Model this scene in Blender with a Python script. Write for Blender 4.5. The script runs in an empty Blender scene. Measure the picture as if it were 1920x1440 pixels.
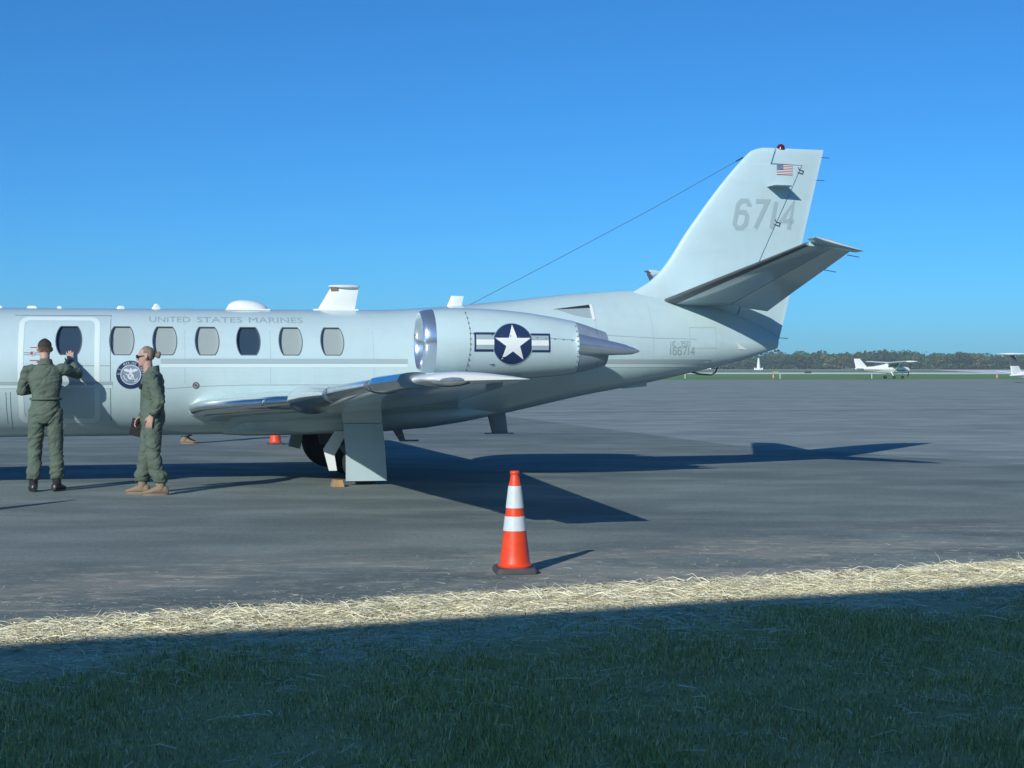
import bpy, bmesh, math, random
import numpy as np
from mathutils import Vector, Matrix, noise as mnoise

random.seed(7); rng = np.random.default_rng(7)
R = math.radians
scn = bpy.context.scene
COL = scn.collection

# ------------------------------------------------------------------ camera, sky, sun, exposure
EYE = 1.45
cd = bpy.data.cameras.new('camera'); cam = bpy.data.objects.new('camera', cd); COL.objects.link(cam)
cd.sensor_width = 36.0; cd.lens = 54.0; cd.clip_start = 0.05; cd.clip_end = 6000
cam.location = (0, 0, EYE); cam.rotation_euler = (R(90 - 0.597), 0, 0)
scn.camera = cam

SUNV = Vector((0.845, 1.82, -1.0)).normalized()          # direction the light travels
sun_el = math.asin(-SUNV.z); sun_rot = math.atan2(-SUNV.x, -SUNV.y) % (2 * math.pi)
w = bpy.data.worlds.new('World'); scn.world = w; w.use_nodes = True
nt = w.node_tree; bg = nt.nodes['Background']
sky = nt.nodes.new('ShaderNodeTexSky'); sky.sky_type = 'NISHITA'; sky.sun_disc = False
sky.sun_elevation = sun_el; sky.sun_rotation = sun_rot
sky.altitude = 0; sky.air_density = 0.8; sky.dust_density = 0.3; sky.ozone_density = 10.0
tint = nt.nodes.new('ShaderNodeMix'); tint.data_type = 'RGBA'; tint.blend_type = 'MULTIPLY'; tint.inputs[0].default_value = 1.0
tint.inputs[7].default_value = (0.43, 0.93, 1.04, 1)       # deep clear-day blue, the same over the whole sky
nt.links.new(sky.outputs[0], tint.inputs[6]); nt.links.new(tint.outputs[2], bg.inputs[0]); bg.inputs[1].default_value = 0.138
sl = bpy.data.lights.new('sun', 'SUN'); so = bpy.data.objects.new('sun', sl); COL.objects.link(so)
sl.energy = 4.9; sl.angle = R(0.53); sl.color = (0.98, 1.0, 0.94)
so.rotation_euler = SUNV.to_track_quat('-Z', 'Y').to_euler(); so.location = (-20, -40, 40)
vs = scn.view_settings; vs.view_transform = 'Standard'; vs.look = 'None'; vs.exposure = -0.24; vs.gamma = 1.0

# ------------------------------------------------------------------ helpers
def link(o, parent=None):
    COL.objects.link(o)
    if parent: o.parent = parent
    return o
def tag(o, label=None, cat=None, group=None, kind=None):
    if label: o['label'] = label
    if cat: o['category'] = cat
    if group: o['group'] = group
    if kind: o['kind'] = kind
    return o
def empty(name, loc=(0, 0, 0), rz=0.0):
    o = bpy.data.objects.new(name, None); o.location = loc; o.rotation_euler = (0, 0, rz); o.empty_display_size = 0.2
    return link(o)
def copy_tree(o, parent=None):
    c = o.copy(); COL.objects.link(c); c.parent = parent
    for ch in o.children: copy_tree(ch, c)
    return c

class MB:
    """collects shapes for ONE mesh object"""
    def __init__(s): s.v = []; s.f = []; s.mi = []; s.cur = 0
    def add(s, vs_, fs):
        b = len(s.v); s.v.extend([tuple(p) for p in vs_])
        for f in fs: s.f.append(tuple(i + b for i in f)); s.mi.append(s.cur)
    def box(s, c, d, M=None):
        x, y, z = d[0] / 2, d[1] / 2, d[2] / 2
        P = [Vector((sx * x, sy * y, sz * z)) for sz in (-1, 1) for sx, sy in ((-1, -1), (1, -1), (1, 1), (-1, 1))]
        if M: P = [M @ p for p in P]
        P = [p + Vector(c) for p in P]
        s.add(P, [(3, 2, 1, 0), (4, 5, 6, 7), (0, 1, 5, 4), (1, 2, 6, 5), (2, 3, 7, 6), (3, 0, 4, 7)])
        return s
    def loft(s, rings, cap=True, closed=True):
        n = len(rings[0]); V = [p for r in rings for p in r]; F = []
        for i in range(len(rings) - 1):
            for j in range(n if closed else n - 1):
                k = (j + 1) % n
                F.append((i * n + j, i * n + k, (i + 1) * n + k, (i + 1) * n + j))
        if cap:
            F.append(tuple(range(n - 1, -1, -1))); b = (len(rings) - 1) * n; F.append(tuple(range(b, b + n)))
        s.add(V, F); return s
    def tube(s, pts, rad, n=8, squash=None, rounded=False):
        pts = [Vector(p) for p in pts]
        if not hasattr(rad, '__len__'): rad = [rad] * len(pts)
        rad = list(rad)
        if rounded:
            d0 = (pts[0] - pts[1]).normalized(); d1 = (pts[-1] - pts[-2]).normalized(); r0, r1 = rad[0], rad[-1]
            a = [(pts[0] + d0 * r0 * .95, r0 * .3), (pts[0] + d0 * r0 * .6, r0 * .8)]
            b = [(pts[-1] + d1 * r1 * .6, r1 * .8), (pts[-1] + d1 * r1 * .95, r1 * .3)]
            pts = [q[0] for q in a] + pts + [q[0] for q in b]; rad = [q[1] for q in a] + rad + [q[1] for q in b]
        rings = []; u = None
        for i, p in enumerate(pts):
            t = (pts[min(i + 1, len(pts) - 1)] - pts[max(i - 1, 0)]).normalized()
            if u is None:
                u = t.orthogonal().normalized() if squash is None else (Vector(squash[0]) - t * t.dot(Vector(squash[0]))).normalized()
            u = (u - t * u.dot(t)).normalized(); v_ = t.cross(u)
            k = 1.0 if squash is None else squash[1]
            rings.append([p + (u * math.cos(a) * rad[i] + v_ * math.sin(a) * rad[i] * k) for a in [2 * math.pi * j / n for j in range(n)]])
        return s.loft(rings)
    def lathe(s, prof, c=(0, 0, 0), n=32, axis='z', cap=False, shift=None):
        rings = []
        for h, r in prof:
            dz = shift(h) if shift else 0
            ring = []
            for j in range(n):
                a = 2 * math.pi * j / n
                if axis == 'z': ring.append((c[0] + r * math.cos(a), c[1] + r * math.sin(a), c[2] + h))
                else: ring.append((c[0] + h, c[1] + r * math.cos(a), c[2] + r * math.sin(a) + dz))
            rings.append(ring)
        return s.loft(rings, cap=cap)
    def build(s, name, m, parent=None, smooth=None, recalc=True):
        me = bpy.data.meshes.new(name); me.from_pydata(s.v, [], s.f)
        ms = m if isinstance(m, (list, tuple)) else [m]
        for q in ms: me.materials.append(q)
        if len(ms) > 1: me.polygons.foreach_set('material_index', s.mi)
        if recalc:
            bm = bmesh.new(); bm.from_mesh(me); bmesh.ops.recalc_face_normals(bm, faces=bm.faces); bm.to_mesh(me); bm.free()
        if smooth is not None: smooth_by_angle(me, smooth)
        o = bpy.data.objects.new(name, me); return link(o, parent)
def smooth_by_angle(me, deg):
    me.shade_smooth()
    if deg < 180:
        bm = bmesh.new(); bm.from_mesh(me); lim = R(deg)
        for e in bm.edges:
            e.smooth = not (len(e.link_faces) != 2 or e.calc_face_angle(0) > lim)
        bm.to_mesh(me); bm.free()

def interp(xs, ys):
    """monotone cubic through knots"""
    xs = np.array(xs, float); ys = np.array(ys, float); h = np.diff(xs); d = np.diff(ys) / h
    m = np.zeros(len(xs)); m[0] = d[0]; m[-1] = d[-1]
    for i in range(1, len(xs) - 1):
        m[i] = 0 if d[i - 1] * d[i] <= 0 else 2 * d[i - 1] * d[i] / (d[i - 1] + d[i])
    def f(x):
        i = int(np.clip(np.searchsorted(xs, x) - 1, 0, len(h) - 1)); t = np.clip((x - xs[i]) / h[i], 0, 1)
        return float((2*t**3 - 3*t**2 + 1) * ys[i] + (t**3 - 2*t**2 + t) * h[i] * m[i] + (-2*t**3 + 3*t**2) * ys[i+1] + (t**3 - t**2) * h[i] * m[i+1])
    return f

# ------------------------------------------------------------------ materials
def newmat(name):
    m = bpy.data.materials.new(name); m.use_nodes = True
    return m, m.node_tree, m.node_tree.nodes['Principled BSDF']
def mat(name, col, rough=0.5, metal=0.0, var=0.0, vscale=8.0, bump=0.0, bscale=60.0, coat=0.0, spec=0.5, trans=0.0, alpha=1.0):
    m, t, b = newmat(name)
    b.inputs['Base Color'].default_value = (*col, 1); b.inputs['Roughness'].default_value = rough
    b.inputs['Metallic'].default_value = metal; b.inputs['Coat Weight'].default_value = coat
    b.inputs['Coat Roughness'].default_value = 0.08; b.inputs['Specular IOR Level'].default_value = spec
    b.inputs['Transmission Weight'].default_value = trans; b.inputs['Alpha'].default_value = alpha
    L = t.links.new
    if var or bump: tc = t.nodes.new('ShaderNodeTexCoord')
    if var:
        n = t.nodes.new('ShaderNodeTexNoise'); n.inputs['Scale'].default_value = vscale; n.inputs['Detail'].default_value = 6
        L(tc.outputs['Object'], n.inputs['Vector'])
        r = t.nodes.new('ShaderNodeMapRange'); L(n.outputs[0], r.inputs[0])
        r.inputs[1].default_value = .3; r.inputs[2].default_value = .7; r.inputs[3].default_value = 1 - var; r.inputs[4].default_value = 1 + var
        mx = t.nodes.new('ShaderNodeMix'); mx.data_type = 'RGBA'; mx.blend_type = 'MULTIPLY'; mx.inputs[0].default_value = 1
        mx.inputs[6].default_value = (*col, 1); L(r.outputs[0], mx.inputs[7]); L(mx.outputs[2], b.inputs['Base Color'])
    if bump:
        n2 = t.nodes.new('ShaderNodeTexNoise'); n2.inputs['Scale'].default_value = bscale; n2.inputs['Detail'].default_value = 5
        L(tc.outputs['Object'], n2.inputs['Vector'])
        bp = t.nodes.new('ShaderNodeBump'); bp.inputs['Strength'].default_value = bump; bp.inputs['Distance'].default_value = 0.02
        L(n2.outputs[0], bp.inputs['Height']); L(bp.outputs[0], b.inputs['Normal'])
    return m
class G:
    """small node-graph helper"""
    def __init__(s, t): s.t = t
    def n(s, typ, **kw):
        nd = s.t.nodes.new(typ)
        for k, v in kw.items(): setattr(nd, k, v)
        return nd
    def l(s, a, b): s.t.links.new(a, b)
    def math(s, op, a, b=None, c=None, clamp=False):
        nd = s.n('ShaderNodeMath', operation=op, use_clamp=clamp)
        for i, q in enumerate((a, b, c)):
            if q is None: continue
            if isinstance(q, (int, float)): nd.inputs[i].default_value = q
            else: s.l(q, nd.inputs[i])
        return nd.outputs[0]
    def noise(s, vec, scale, detail=5, rough=.55):
        nd = s.n('ShaderNodeTexNoise'); nd.inputs['Scale'].default_value = scale; nd.inputs['Detail'].default_value = detail
        nd.inputs['Roughness'].default_value = rough; s.l(vec, nd.inputs['Vector']); return nd.outputs[0]
    def rng(s, v, a, b, c=0.0, d=1.0, smooth=True):
        nd = s.n('ShaderNodeMapRange', interpolation_type='SMOOTHSTEP' if smooth else 'LINEAR')
        s.l(v, nd.inputs[0])
        for i, q in enumerate((a, b, c, d)): nd.inputs[i + 1].default_value = q
        return nd.outputs[0]
    def mix(s, f, a, b, blend='MIX'):
        nd = s.n('ShaderNodeMix', data_type='RGBA', blend_type=blend)
        if isinstance(f, (int, float)): nd.inputs[0].default_value = f
        else: s.l(f, nd.inputs[0])
        for i, q in ((6, a), (7, b)):
            if isinstance(q, tuple): nd.inputs[i].default_value = (*q, 1)
            else: s.l(q, nd.inputs[i])
        return nd.outputs[2]
    def mapv(s, vec, scale=(1, 1, 1), rot=0.0):
        nd = s.n('ShaderNodeMapping'); nd.inputs['Scale'].default_value = scale; nd.inputs['Rotation'].default_value = (0, 0, rot)
        s.l(vec, nd.inputs['Vector']); return nd.outputs[0]

PAINT = (0.505, 0.638, 0.655)
M_paint, t, b = newmat('aircraft paint'); g = G(t); OC = g.n('ShaderNodeTexCoord').outputs['Object']
n0 = g.noise(OC, 1.3, 5); n1 = g.noise(g.mapv(OC, (7, 7, 1.1)), 1.0, 6, .65); n2 = g.noise(g.mapv(OC, (1.2, 9, 9)), 1.0, 5, .6); n3 = g.noise(OC, 28, 4, .6)
c = g.mix(1.0, PAINT, g.rng(n0, .3, .7, .955, 1.035, False), 'MULTIPLY'); c = g.mix(1.0, c, g.rng(n1, .45, .75, 1.0, .945), 'MULTIPLY')
c = g.mix(1.0, c, g.rng(n2, .5, .78, 1.0, .95), 'MULTIPLY'); c = g.mix(g.rng(n3, .70, .78, 0, .25), c, (.30, .33, .33))
g.l(c, b.inputs['Base Color']); g.l(g.rng(n1, .3, .7, .30, .46), b.inputs['Roughness']); b.inputs['Coat Weight'].default_value = .9; b.inputs['Coat Roughness'].default_value = .07
bp = g.n('ShaderNodeBump'); bp.inputs['Strength'].default_value = .14; bp.inputs['Distance'].default_value = .012
g.l(g.noise(OC, 2.6, 3, .5), bp.inputs['Height']); g.l(bp.outputs[0], b.inputs['Normal']); g.l(bp.outputs[0], b.inputs['Coat Normal'])
M_white = mat('white gloss paint', (.80, .82, .80), .35, coat=.3, var=.02)
M_stripe = mat('grey stripe paint', (.34, .42, .44), .4, coat=.3)
M_pale = mat('pale stripe paint', (.60, .71, .71), .38, coat=.3)
M_band0 = mat('pale door band paint', (.68, .78, .77), .38, coat=.3)
M_letter2 = mat('grey stencil paint', (.29, .375, .395), .45)
M_letter = mat('grey lettering paint', (.345, .44, .46), .45)
M_navy = mat('navy roundel paint', (.016, .035, .10), .4, coat=.2)
M_seam = mat('painted-over panel seam', (.30, .37, .38), .6)
M_line = mat('panel gap', (.10, .12, .14), .7)
M_dark = mat('dark gap', (.02, .025, .03), .7)
M_silver = mat('satin silver metal', (.70, .77, .82), .20, metal=.82, var=.05, vscale=6)
M_lip = mat('bright intake lip metal', (.88, .90, .91), .17, metal=.9)
M_chrome = mat('polished leading edge metal', (.84, .85, .85), .16, metal=1.0, var=.06, vscale=5, bump=.05, bscale=4)
M_steel = mat('dull nozzle metal', (.36, .43, .50), .38, metal=.35, var=.12, vscale=6)
M_boot = mat('deicing boot rubber', (.10, .115, .12), .5, var=.1)
M_rubber = mat('tyre rubber', (.022, .023, .025), .8, var=.2, vscale=20, bump=.2)
M_hub = mat('wheel hub metal', (.45, .47, .48), .4, metal=.6)
M_gear = mat('landing gear paint', (.30, .34, .36), .5, var=.06)
M_shade = mat('window shade behind glass', (.33, .375, .36), .12, coat=.5, spec=.5)
M_glass = mat('dark cabin glass', (.035, .06, .085), .06, coat=.8, spec=.8)
M_red = mat('red enamel', (.40, .02, .03), .4)
M_redlens = mat('red beacon lens', (.13, .006, .012), .12, coat=.6)
M_wire = mat('antenna wire', (.05, .06, .07), .5)
M_lens = mat('clear lamp lens', (.55, .58, .58), .06, metal=.75, var=.35, vscale=9, coat=1.0)
M_brown = mat('brown antenna bracket', (.22, .15, .10), .6)  # plain brown for the block under the antenna cap and boot soles

# ------------------------------------------------------------------ setting: ground, aprons, lawn
EV = np.array([.9237, .3832]); NV = np.array([-.3832, .9237]); EDGE = 9.11     # pavement edge: NV . p = EDGE
def gz(Y): return 0.0 if Y < 500 else (Y - 500) * .0045
def sheet(name, poly, z, m, kind='structure'):
    """flat polygon, z offset above terrain"""
    me = bpy.data.meshes.new(name); me.from_pydata([(x, y, gz(y) + z) for x, y in poly], [], [tuple(range(len(poly)))])
    me.materials.append(m); o = link(bpy.data.objects.new(name, me)); tag(o, kind=kind); return o

# far grass terrain
m_field, t, b = newmat('mown airfield grass'); g = G(t)
geo = g.n('ShaderNodeNewGeometry'); P = geo.outputs['Position']
n1 = g.noise(g.mapv(P, (.02, .05, .05)), 1.0, 6); n2 = g.noise(P, 1.5, 4)
c = g.mix(g.rng(n1, .35, .65), (.12, .25, .065), (.17, .29, .09)); c = g.mix(g.rng(n2, .3, .8), c, (.14, .25, .07))
g.l(c, b.inputs['Base Color']); b.inputs['Roughness'].default_value = .9; b.inputs['Specular IOR Level'].default_value = .1
ys = [-300, -60, 0, 210, 500, 560, 620, 700, 1000, 2000, 4000]; xs_ = np.linspace(-2500, 2500, 11)
V = [(x, y, (gz(y) if y <= 1000 else gz(1000)) - .03) for y in ys for x in xs_]; nx = len(xs_)
F = [(i * nx + j, i * nx + j + 1, (i + 1) * nx + j + 1, (i + 1) * nx + j) for i in range(len(ys) - 1) for j in range(nx - 1)]
me = bpy.data.meshes.new('ground'); me.from_pydata(V, [], F); me.materials.append(m_field)
tag(link(bpy.data.objects.new('ground', me)), kind='structure')

def asphalt(name, c0, c1, dust):
    m, t, b = newmat(name); g = G(t); P = g.n('ShaderNodeNewGeometry').outputs['Position']
    big = g.noise(g.mapv(P, (.10, .22, .2), .2), 1.0, 5); mid = g.noise(g.mapv(P, (.55, 1.05, 1), .25), 1.0, 6, .62)
    fine = g.noise(P, 22.0, 6, .7); grit = g.noise(P, 95.0, 2, .6)
    c = g.mix(g.rng(big, .34, .66), c0, c1)
    c = g.mix(g.math('MULTIPLY', g.rng(mid, .40, .68), .8), c, tuple(q * 1.3 for q in c1))
    c = g.mix(1.0, c, g.rng(fine, .25, .75, .74, 1.26, False), 'MULTIPLY')
    c = g.mix(1.0, c, g.rng(grit, .25, .75, .70, 1.30, False), 'MULTIPLY')
    # scattered pale specks
    sp = g.noise(g.mapv(P, (3.0, 6.0, 5), .3), 1.0, 7, .72)
    spd = g.rng(sp, .675, .74)
    c = g.mix(g.math('MULTIPLY', spd, .7), c, (.42, .42, .37))
    if dust:
        sx = g.n('ShaderNodeSeparateXYZ'); g.l(P, sx.inputs[0])
        q = g.math('ADD', g.math('MULTIPLY', sx.outputs[0], float(NV[0])), g.math('MULTIPLY', sx.outputs[1], float(NV[1])))
        near = g.rng(q, 13.0, 9.3)
        dn = g.noise(g.mapv(P, (.55, 1.1, 1), .35), 1.0, 6, .65)
        dm = g.math('MULTIPLY', g.rng(dn, .44, .60), near)
        dn2 = g.noise(g.mapv(P, (3.2, 7, 5), .35), 1.0, 6, .7)
        dm2 = g.math('MULTIPLY', g.rng(dn2, .50, .62), g.math('ADD', g.math('MULTIPLY', dm, .85), g.math('MULTIPLY', near, .35)))
        c = g.mix(dm2, c, (.48, .43, .33))
        c = g.mix(g.math('MULTIPLY', dm, .6), c, (.36, .33, .275))
    g.l(c, b.inputs['Base Color']); b.inputs['Roughness'].default_value = .82; b.inputs['Specular IOR Level'].default_value = .28
    bp = g.n('ShaderNodeBump'); bp.inputs['Strength'].default_value = .5; bp.inputs['Distance'].default_value = .006
    g.l(g.math('ADD', fine, grit), bp.inputs['Height']); g.l(bp.outputs[0], b.inputs['Normal'])
    return m
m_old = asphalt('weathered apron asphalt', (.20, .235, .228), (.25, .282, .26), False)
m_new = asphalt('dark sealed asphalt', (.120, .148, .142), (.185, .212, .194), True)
def ep(e, n): return tuple(EV * e + NV * n)
p0 = ep(-80, EDGE - .06); p1 = ep(120, EDGE - .06)
sheet('apron', [p0, p1, (260, 150), (95, 150), (60, 189), (-250, 191), (-250, 20)], 0.0, m_old)
# freshly sealed strip in front: its far border runs from (-40,62) to (8,22)
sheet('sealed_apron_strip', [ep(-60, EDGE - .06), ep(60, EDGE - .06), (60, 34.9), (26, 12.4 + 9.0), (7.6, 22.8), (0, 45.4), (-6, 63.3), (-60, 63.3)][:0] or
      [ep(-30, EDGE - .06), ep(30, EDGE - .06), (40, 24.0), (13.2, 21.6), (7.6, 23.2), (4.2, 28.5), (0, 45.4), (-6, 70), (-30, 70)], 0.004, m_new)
m_conc = mat('pale runway concrete', (.74, .77, .70), .85, var=.1, vscale=.05)
m_conc2 = mat('grey taxiway concrete', (.42, .45, .43), .85, var=.1, vscale=.2)
sheet('taxiway', [(49, 189.8), (62, 190), (97, 150), (140, 150), (140, 200), (49, 192.5)], 0.012, m_conc2)
sheet('runway_near', [(-600, 358), (900, 358), (900, 488), (-600, 488)], .02, m_conc)
sheet('runway_far', [(-600, 618), (900, 618), (900, 668), (-600, 668)], .02, m_conc2)
sheet('runway_link', [(150, 488), (205, 488), (205, 618), (170, 618)], .03, m_conc)
m_line = mat('worn white line paint', (.34, .34, .31), .8, var=.35, vscale=1.2)
sheet('painted_line', [(-12, 47.5), (40, 58.7), (40, 58.95), (-12, 47.72)], .010, m_line)

# lawn base with a bumpy surface
m_lawn, t, b = newmat('thin lawn soil and thatch'); g = G(t)
P = g.n('ShaderNodeNewGeometry').outputs['Position']; sx = g.n('ShaderNodeSeparateXYZ'); g.l(P, sx.inputs[0])
q = g.math('ADD', g.math('MULTIPLY', sx.outputs[0], float(NV[0])), g.math('MULTIPLY', sx.outputs[1], float(NV[1])))
q = g.math('ADD', q, g.math('MULTIPLY', g.math('SUBTRACT', g.noise(P, .9, 5), .5), 2.2))
st = g.rng(q, 6.9, 8.1)
c = g.mix(g.rng(g.noise(P, 3.0, 6), .35, .65), (.42, .35, .14), (.56, .46, .21))
c = g.mix(st, c, g.mix(g.rng(g.noise(P, 40, 5, .7), .3, .7), (.56, .50, .34), (.78, .71, .50)))
g.l(c, b.inputs['Base Color']); b.inputs['Roughness'].default_value = .95; b.inputs['Specular IOR Level'].default_value = .1
bp = g.n('ShaderNodeBump'); bp.inputs['Strength'].default_value = .35; bp.inputs['Distance'].default_value = .015
g.l(g.noise(P, 30, 6, .7), bp.inputs['Height']); g.l(bp.outputs[0], b.inputs['Normal'])
def lawn_z(e, n):
    v = mnoise.noise(Vector((e * .7, n * .9, 1.3))) * .018 + mnoise.noise(Vector((e * 2.6, n * 2.6, 4.1))) * .009
    edge = np.clip((EDGE - n) / .35, 0, 1)
    d = ((e - .75) / .32) ** 2 + ((n - 7.95) / .10) ** 2
    return (v + .032) * edge - .012 - .05 * math.exp(-d)
es = np.arange(-16, 18.01, .16); ns = np.concatenate([np.arange(-1.6, 3.9, .5), np.arange(3.9, EDGE + .05, .08), [EDGE + .03]])
V = [(*ep(e, n), lawn_z(e, n)) for n in ns for e in es]; nx = len(es)
F = [(i * nx + j, i * nx + j + 1, (i + 1) * nx + j + 1, (i + 1) * nx + j) for i in range(len(ns) - 1) for j in range(nx - 1)]
me = bpy.data.meshes.new('lawn'); me.from_pydata(V, [], F); me.materials.append(m_lawn); me.shade_smooth()
tag(link(bpy.data.objects.new('lawn', me)), kind='structure')

# ------------------------------------------------------------------ the building behind the camera that shades the lawn
m_clad = mat('white metal cladding', (.80, .79, .76), .6, var=.05, vscale=2); m_roof = mat('grey roof sheet', (.22, .23, .24), .5)
bd = np.array([.936, .353]); bn = np.array([-.353, .936]); BH = 6.72; BN = -1.2
broot = empty('terminal_building', (*(bn * BN), 0), math.atan2(bd[1], bd[0]))
tag(broot, 'long white terminal building whose shadow falls across the lawn', 'building')
bm_ = MB(); bm_.box((0, -6.0, BH / 2), (44, 11.98, BH)); bm_.build('wall', m_clad, broot)
bm_ = MB(); bm_.box((0, -6.0, BH + .045), (44.1, 12.0, .08)); bm_.build('roof', m_roof, broot)
for i in range(14):
    if abs(-19.5 + i * 3.0) < 1.0: continue
    q = MB(); q.box((-19.5 + i * 3.0, .02, 1.75), (1.9, .08, 1.5)); wn = q.build('window', M_glass, broot)
    q = MB(); q.box((-19.5 + i * 3.0, .03, .95), (2.1, .14, .08)); q.build('sill', M_white, wn)

# ------------------------------------------------------------------ aircraft
TH = R(13.0)
jet = empty('military_jet', (-6.35, 19.1, 0), TH)
tag(jet, 'light grey twin-engine jet with star roundel on nacelle and 6714 on the fin', 'aircraft')

XS = [-5.3, -5.15, -4.7, -4.0, -3.3, -2.6, -1.8, -1.0, 0, 4.6, 5.6, 6.4, 7.5, 8.25, 9.15, 9.75, 10.3]
f_top = interp(XS, [1.28, 1.36, 1.50, 1.66, 1.80, 2.08, 2.19, 2.20, 2.20, 2.21, 2.265, 2.345, 2.46, 2.50, 2.42, 2.22, 1.90])
f_bot = interp(XS, [1.16, 1.08, .92, .78, .69, .64, .60, .59, .59, .625, .70, .845, 1.08, 1.215, 1.41, 1.55, 1.72])
f_w = interp(XS, [.06, .16, .36, .53, .66, .75, .79, .805, .805, .805, .79, .735, .60, .49, .33, .20, .08])
f_c = interp(XS, [1.22, 1.22, 1.22, 1.25, 1.27, 1.32, 1.38, 1.395, 1.395, 1.40, 1.42, 1.46, 1.58, 1.65, 1.75, 1.80, 1.82])
f_p = interp([-6, 5.0, 6.5, 7.5, 8.5, 10.3], [1, 1, 1.22, 1.5, 1.8, 1.6])
def fuse_y(x, z):
    c_ = f_c(x); w_ = f_w(x)
    if z >= c_: tt = min(1, (z - c_) / (f_top(x) - c_)); return w_ * max(0, 1 - tt * tt) ** (f_p(x) / 2)
    tt = min(1, (c_ - z) / (c_ - f_bot(x))); return w_ * max(0, 1 - tt * tt) ** .5
def surf_f(x, z): return -fuse_y(x, z)
def nrm_f(x, z, y):
    """outward normal of the fuselage surface near the point"""
    e = 1e-3; s = -1 if y < 0 else 1
    def Fv(x_, y_, z_):
        c_ = f_c(x_); tt = (z_ - c_) / ((f_top(x_) - c_) if z_ >= c_ else (c_ - f_bot(x_)))
        p = f_p(x_) if z_ >= c_ else 1.0
        return (abs(y_) / f_w(x_)) ** (2 / p) + tt * tt
    gx = Fv(x + e, y, z) - Fv(x - e, y, z); gy = Fv(x, y + s * e, z) - Fv(x, y, z); gy = gy * 2 * s
    gzv = Fv(x, y, z + e) - Fv(x, y, z - e)
    v = Vector((gx, gy, gzv)); return v.normalized() if v.length > 0 else Vector((0, 0, 1))

xs_ = list(np.concatenate([np.linspace(-5.3, -1, 26), np.linspace(-.8, 5, 24), np.linspace(5.15, 10.3, 42)])); NA = 72
rings = []
for x in xs_:
    r = []
    for j in range(NA):
        a = 2 * math.pi * j / NA; ca, sa = math.cos(a), math.sin(a); c_ = f_c(x)
        if sa >= 0: y = f_w(x) * math.copysign(abs(ca) ** f_p(x), ca); z = c_ + (f_top(x) - c_) * sa
        else: y = f_w(x) * ca; z = c_ + (c_ - f_bot(x)) * sa
        r.append((x, y, z))
    rings.append(r)
fb = MB(); fb.loft(rings); fuse = fb.build('fuselage', M_paint, jet)

# cabin windows: pockets cut into the fuselage skin
def win_poly(cx, cz, hw, hh, grow=0.0):
    """barrel window outline, flat top and bottom, bulged sides"""
    pts = []; hw += grow; hh += grow
    for t_ in np.linspace(-1, 1, 13): pts.append((cx + hw * (1 - .30 * t_ ** 2 - .06 * t_ ** 8), cz + hh * (t_ if abs(t_) < .93 else math.copysign(.955 + (abs(t_) - .93) * .6, t_))))
    return pts + [(2 * cx - a, b_) for a, b_ in pts[::-1]]
WIN = [(.846, 'glass'), (1.468, 'shade'), (1.979, 'shade'), (2.489, 'shade'), (2.992, 'glass'), (3.513, 'shade'), (4.033, 'shade')]
WZ = 1.785
cut = MB()
for cx, kind in WIN:
    hw = .143 if cx > 1 else .150; poly = win_poly(cx, WZ, hw, .172)
    # prism along the local surface normal, 28 mm deep
    outer = [(x, -1.0, z) for x, z in poly]; inner = [(x, surf_f(x, WZ) + .066 + (z - WZ) * .55, z) for x, z in poly]
    cut.loft([outer, inner])
cm = cut.build('cutter', M_dark, jet)
bmod = fuse.modifiers.new('b', 'BOOLEAN'); bmod.operation = 'DIFFERENCE'; bmod.object = cm; bmod.solver = 'EXACT'
bpy.context.view_layer.update()
dg = bpy.context.evaluated_depsgraph_get(); nm = bpy.data.meshes.new_from_object(fuse.evaluated_get(dg))
fuse.modifiers.clear(); fuse.data = nm; bpy.data.objects.remove(cm)
nm.shade_smooth()
ln = []
for p in nm.polygons:
    an = nrm_f(p.center.x, p.center.z, p.center.y); onsurf = abs(abs(p.center.y) - fuse_y(p.center.x, p.center.z)) < .012 and p.normal.dot(an) > .85
    for li in p.loop_indices:
        co = nm.vertices[nm.loops[li].vertex_index].co
        if onsurf and -5.2 < co.x < 10.2: ln.append(nrm_f(co.x, co.z, co.y if abs(co.y) > 1e-4 else math.copysign(1e-4, p.center.y)))
        else: ln.append(p.normal)
nm.normals_split_custom_set([tuple(v) for v in ln])

def conform(polys, surf, off, step):
    """2-D polygons (x,z) -> mesh data wrapped on the port surface"""
    bm = bmesh.new()
    for poly in polys:
        vs_ = [bm.verts.new((x, 0, z)) for x, z in poly]
        try: bm.faces.new(vs_)
        except ValueError: pass
    bmesh.ops.triangulate(bm, faces=bm.faces)
    if step:
        co = np.array([v.co[:] for v in bm.verts])
        for ax in (0, 2):
            for q in np.arange(math.floor(co[:, ax].min() / step) * step + step, co[:, ax].max(), step):
                n = Vector((1, 0, 0)) if ax == 0 else Vector((0, 0, 1)); cc = n * float(q)
                bmesh.ops.bisect_plane(bm, geom=bm.verts[:] + bm.edges[:] + bm.faces[:], plane_co=cc, plane_no=n)
    for v in bm.verts: v.co.y = surf(v.co.x, v.co.z) - off
    for f in bm.faces:
        f.normal_update()
        if f.normal.y > 0: f.normal_flip()
    return bm
SMALL = {'seam', 'rivets', 'flag_stripes', 'flag_stars', 'seal_emblem', 'seal_lettering', 'port_slot', 'cowl_vent', 'cowl_seam', 'latch_marking', 'type_marking', 'serial_number', 'tail_number', 'lettering', 'latch_arrow', 'reverser_seam', 'hinge_bracket'}
def decal(name, polys, m, parent, surf=surf_f, off=.003, step=.05):
    bm = conform(polys, surf, off, step); me = bpy.data.meshes.new(name); bm.to_mesh(me); bm.free()
    me.materials.append(m); me.shade_smooth(); o = link(bpy.data.objects.new(name, me), parent)
    if name in SMALL: o['kind'] = 'stuff'
    return o
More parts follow.
